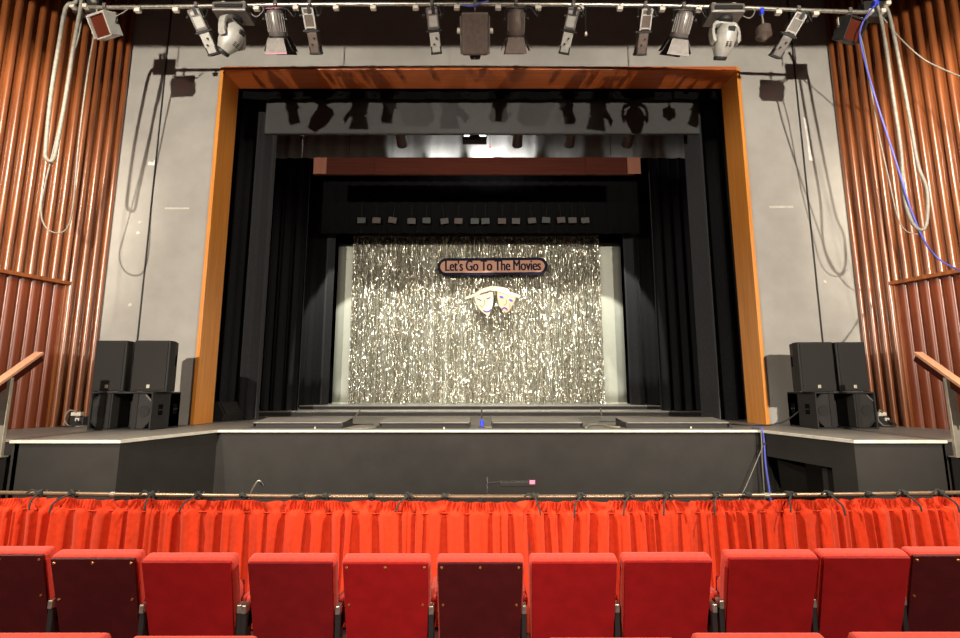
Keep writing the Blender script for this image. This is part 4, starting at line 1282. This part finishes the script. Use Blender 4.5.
# ================================================================== SEATS
def make_seat(w, mrear, screws, label, group, arm_left=True, arm_right=False):
    t = thing('theatre_seat', (0, 0, 0), label, 'seat', group)
    rec = 15.0
    H0, H1 = 0.34, 0.895
    X = Matrix.Translation((0, 0, H1)) @ rot('X', -rec) if False else None
    # backrest leans so that its top comes towards the camera
    L = H1 - H0
    B = Matrix.Translation((0, 0, H1)) @ rot('X', rec)      # local: z down the back
    wt = w / 2
    # shell: a shallow pad, wider at the top
    th = 0.075
    pad = MB()
    n = 6
    vs = []
    prof = [(-L, 1.0), (-L * 0.5, 1.0), (-0.02, 1.0), (0.0, 0.985)]
    for (z, k) in prof:
        hw = wt * k * (0.955 + 0.045 * (1 + z / L))
        vs += [(-hw, 0.004, z), (hw, 0.004, z), (hw, th, z), (-hw, th, z)]
    fs = [(0, 1, 2, 3), (12, 15, 14, 13)]
    for j in range(3):
        for k in range(4):
            fs.append((4 * j + k, 4 * j + (k + 1) % 4, 4 * j + 4 + (k + 1) % 4, 4 * j + 4 + k))
    pad.add(vs, fs, B)
    pad.build('backrest', M['velvet'], t, bevel=0.018, seg=3)
    vs = []
    for z in (-L + 0.005, -0.012):
        hw = (wt - 0.009) * (0.955 + 0.045 * (1 + z / L))
        vs += [(-hw, -0.008, z), (hw, -0.008, z), (hw, 0.006, z), (-hw, 0.006, z)]
    rp = MB().add(vs, [(0, 1, 2, 3), (4, 7, 6, 5), (0, 4, 5, 1), (1, 5, 6, 2), (2, 6, 7, 3), (3, 7, 4, 0)], B).build('rear_panel', M[mrear], t, bevel=0.004)
    if screws:
        for (x, z) in ((-wt + 0.03, -0.035), (0, -0.035), (wt - 0.03, -0.035), (-wt + 0.035, -0.245), (wt - 0.04, -0.245)):
            MB().lathe([(0.0075, 0.0), (0.006, 0.005), (0.001, 0.006)], 10, B @ Matrix.Translation((x, -0.008, z)) @ rot('X', 90)).build('screw', M['brass'], rp, smooth='auto')
    # tip-up cushion, folded against the back
    C = Matrix.Translation((0, 0.20, 0.44)) @ rot('X', 8)
    cu = MB().box((0, 0.02, 0.08), (w * 0.86, 0.11, 0.40), C).build('cushion', M['velvet'], t, bevel=0.035, seg=3)
    MB().box((0, 0.082, 0.08), (w * 0.82, 0.015, 0.36), C).build('cushion_pan', M['seat_deep'], cu, bevel=0.006)
    for s in ((-1,) if arm_left else ()) + ((1,) if arm_right else ()):
        x = s * 0.26
        st = MB()
        st.span((x - 0.014, -0.02 + 0.10, 0.0), (x + 0.014, 0.05 + 0.10, 0.60))
        st.span((x - 0.014, 0.10, 0.52), (x + 0.014, 0.44, 0.60))
        st.span((x - 0.03, 0.0, 0.0), (x + 0.03, 0.34, 0.02))
        st.build('standard', M['iron'], t, bevel=0.004)
        MB().span((x - 0.013, 0.07, 0.60), (x + 0.013, 0.125, 0.645)).build('bracket', M['steel'], t, bevel=0.005)
        MB().span((x - 0.028, 0.15, 0.60), (x + 0.028, 0.46, 0.66)).build('armrest', M['velvet'], t, bevel=0.018, seg=3)
    return t


FR = 'front row of seats before the pit curtain'
def place_row(items, v_top, group):
    for (u0, u1, v, mrear, screws, lab, al, ar) in items:
        # the top rear edge of the back stands at z = 0.895
        a, b = on(u0, v, 0.885), on(u1, v, 0.885)
        c_ = (a + b) / 2
        w = abs((b - a).x)
        t = make_seat(w, mrear, screws, lab, group, al, ar)
        t.location = (c_.x, c_.y, 0)
        t.rotation_euler = (0, 0, c_.x * -0.0)
    return


front = [(-46, 45, 554.5, 'seat_maroon', True, 'dark maroon seat back with screws at the far left edge', True, False),
         (49, 137, 558, 'seat_maroon', True, 'dark maroon seat back with screws, second from the left', True, False),
         (140, 233, 561.5, 'seat_red', False, 'bright red seat back just left of the left gap', True, True),
         (246, 334.5, 562, 'seat_deep', False, 'red seat back just right of the left gap', True, False),
         (341, 430, 562.5, 'seat_red', True, 'bright red screwed seat back left of the dark middle one', True, False),
         (436, 524.5, 562.5, 'seat_maroon', True, 'dark maroon seat back with screws in the middle of the row', True, False),
         (530, 619, 562, 'seat_red', False, 'red seat back just right of the dark middle one', True, False),
         (623, 714, 561, 'seat_red', False, 'red seat back just left of the right gap', True, True),
         (727, 820, 558, 'seat_red', False, 'red seat back just right of the right gap', True, False),
         (822, 912, 557, 'seat_red', False, 'red seat back second from the right edge', True, False),
         (911, 1004, 555, 'seat_maroon', True, 'dark maroon seat back at the far right edge', True, True)]
place_row(front, 0, FR)
second = [(-42, 97, 649.5, 'seat_red', False, 'seat top at the bottom left corner, row nearest the viewer', True, False),
          (118, 250, 653, 'seat_red', False, 'second seat top from the left in the row nearest the viewer', True, False),
          (260, 392, 656, 'seat_red', False, 'third seat top from the left in the row nearest the viewer', True, False),
          (405, 536, 656, 'seat_red', False, 'middle seat top in the row nearest the viewer', True, False),
          (548, 684, 655, 'seat_red', False, 'seat top below the middle right, in the row nearest the viewer', True, False),
          (699, 836, 649.5, 'seat_red', False, 'seat top below the right gap, in the row nearest the viewer', True, False),
          (862, 1000, 648.5, 'seat_red', False, 'seat top at the bottom right corner, row nearest the viewer', True, True)]
place_row(second, 0, 'second row of seats nearest the viewer')

# ================================================================== LIGHTS
def spot(name, loc, target, power, size, blend, color, radius=0.08):
    l = bpy.data.lights.new(name, 'SPOT')
    l.energy = power; l.spot_size = R(size); l.spot_blend = blend; l.color = color; l.shadow_soft_size = radius
    o = bpy.data.objects.new(name, l)
    COL.objects.link(o)
    o.location = loc
    o.rotation_euler = (Vector(target) - Vector(loc)).to_track_quat('-Z', 'Y').to_euler()
    return o


WARM = (1.0, 0.90, 0.76)
for s in (-1, 1):
    spot('balcony_spot', (s * 5.2, -4.6, 5.2), (s * 4.4, 8.0, 4.9), 7900, 56, 0.75, WARM)
    spot('box_boom_spot', (s * 7.6, 0.8, 4.4), (-s * 6.3, 8.0, 2.2), 3000, 44, 0.5, WARM)
    spot('wall_light', (s * 4.6, 2.7, 6.9), (s * 7.5, 6.6, 5.2), 2000, 52, 0.7, (1.0, 0.87, 0.70), 0.10)
    spot('house_light', (s * 5.6, 2.2, 5.6), (s * 2.0, 3.7, 0.5), 1600, 95, 0.6, (1.0, 0.88, 0.70), 0.12)
    spot('seat_back_fill', (s * 3.5, -4.5, 5.6), (s * 2.2, 2.9, 0.3), 2400, 48, 0.6, (1.0, 0.88, 0.74), 0.15)  # unseen fill added behind the camera to brighten the seat rear panels
for x in (-3.4, -1.7, 0.0, 1.7, 3.4):
    spot('stage_bar_spot', (x, 11.36, 7.15), (x * 0.92, 11.36 + math.cos(R(68)) * 5, 7.15 - math.sin(R(68)) * 5), 1150, 50, 0.15, (1.0, 0.97, 0.84), 0.05)
for x, e_, a_ in ((0.1, 110, 80), (-0.95, 50, 80), (0.85, 50, 80), (-1.9, 14, 80), (2.0, 5, 80), (3.4, 2.5, 80), (4.9, 2.0, 80)):
    spot('border_spot', (x, 10.75, 7.05), (x + 0.05, 11.2, 7.42), e_, a_, 0.5, (1.0, 0.97, 0.93), 0.03)
wd = bpy.data.worlds.new('world')
SC.world = wd
wd.use_nodes = True
wd.node_tree.nodes['Background'].inputs[0].default_value = (1.0, 0.88, 0.75, 1)
wd.node_tree.nodes['Background'].inputs[1].default_value = 0.11

vs_ = SC.view_settings
vs_.view_transform = 'Standard'
vs_.look = 'None'
vs_.exposure = 0.0
vs_.gamma = 1.0
vs_.use_curve_mapping = False
SC.cycles.use_denoising = True
SC.cycles.max_bounces = 8
SC.cycles.sample_clamp_indirect = 6
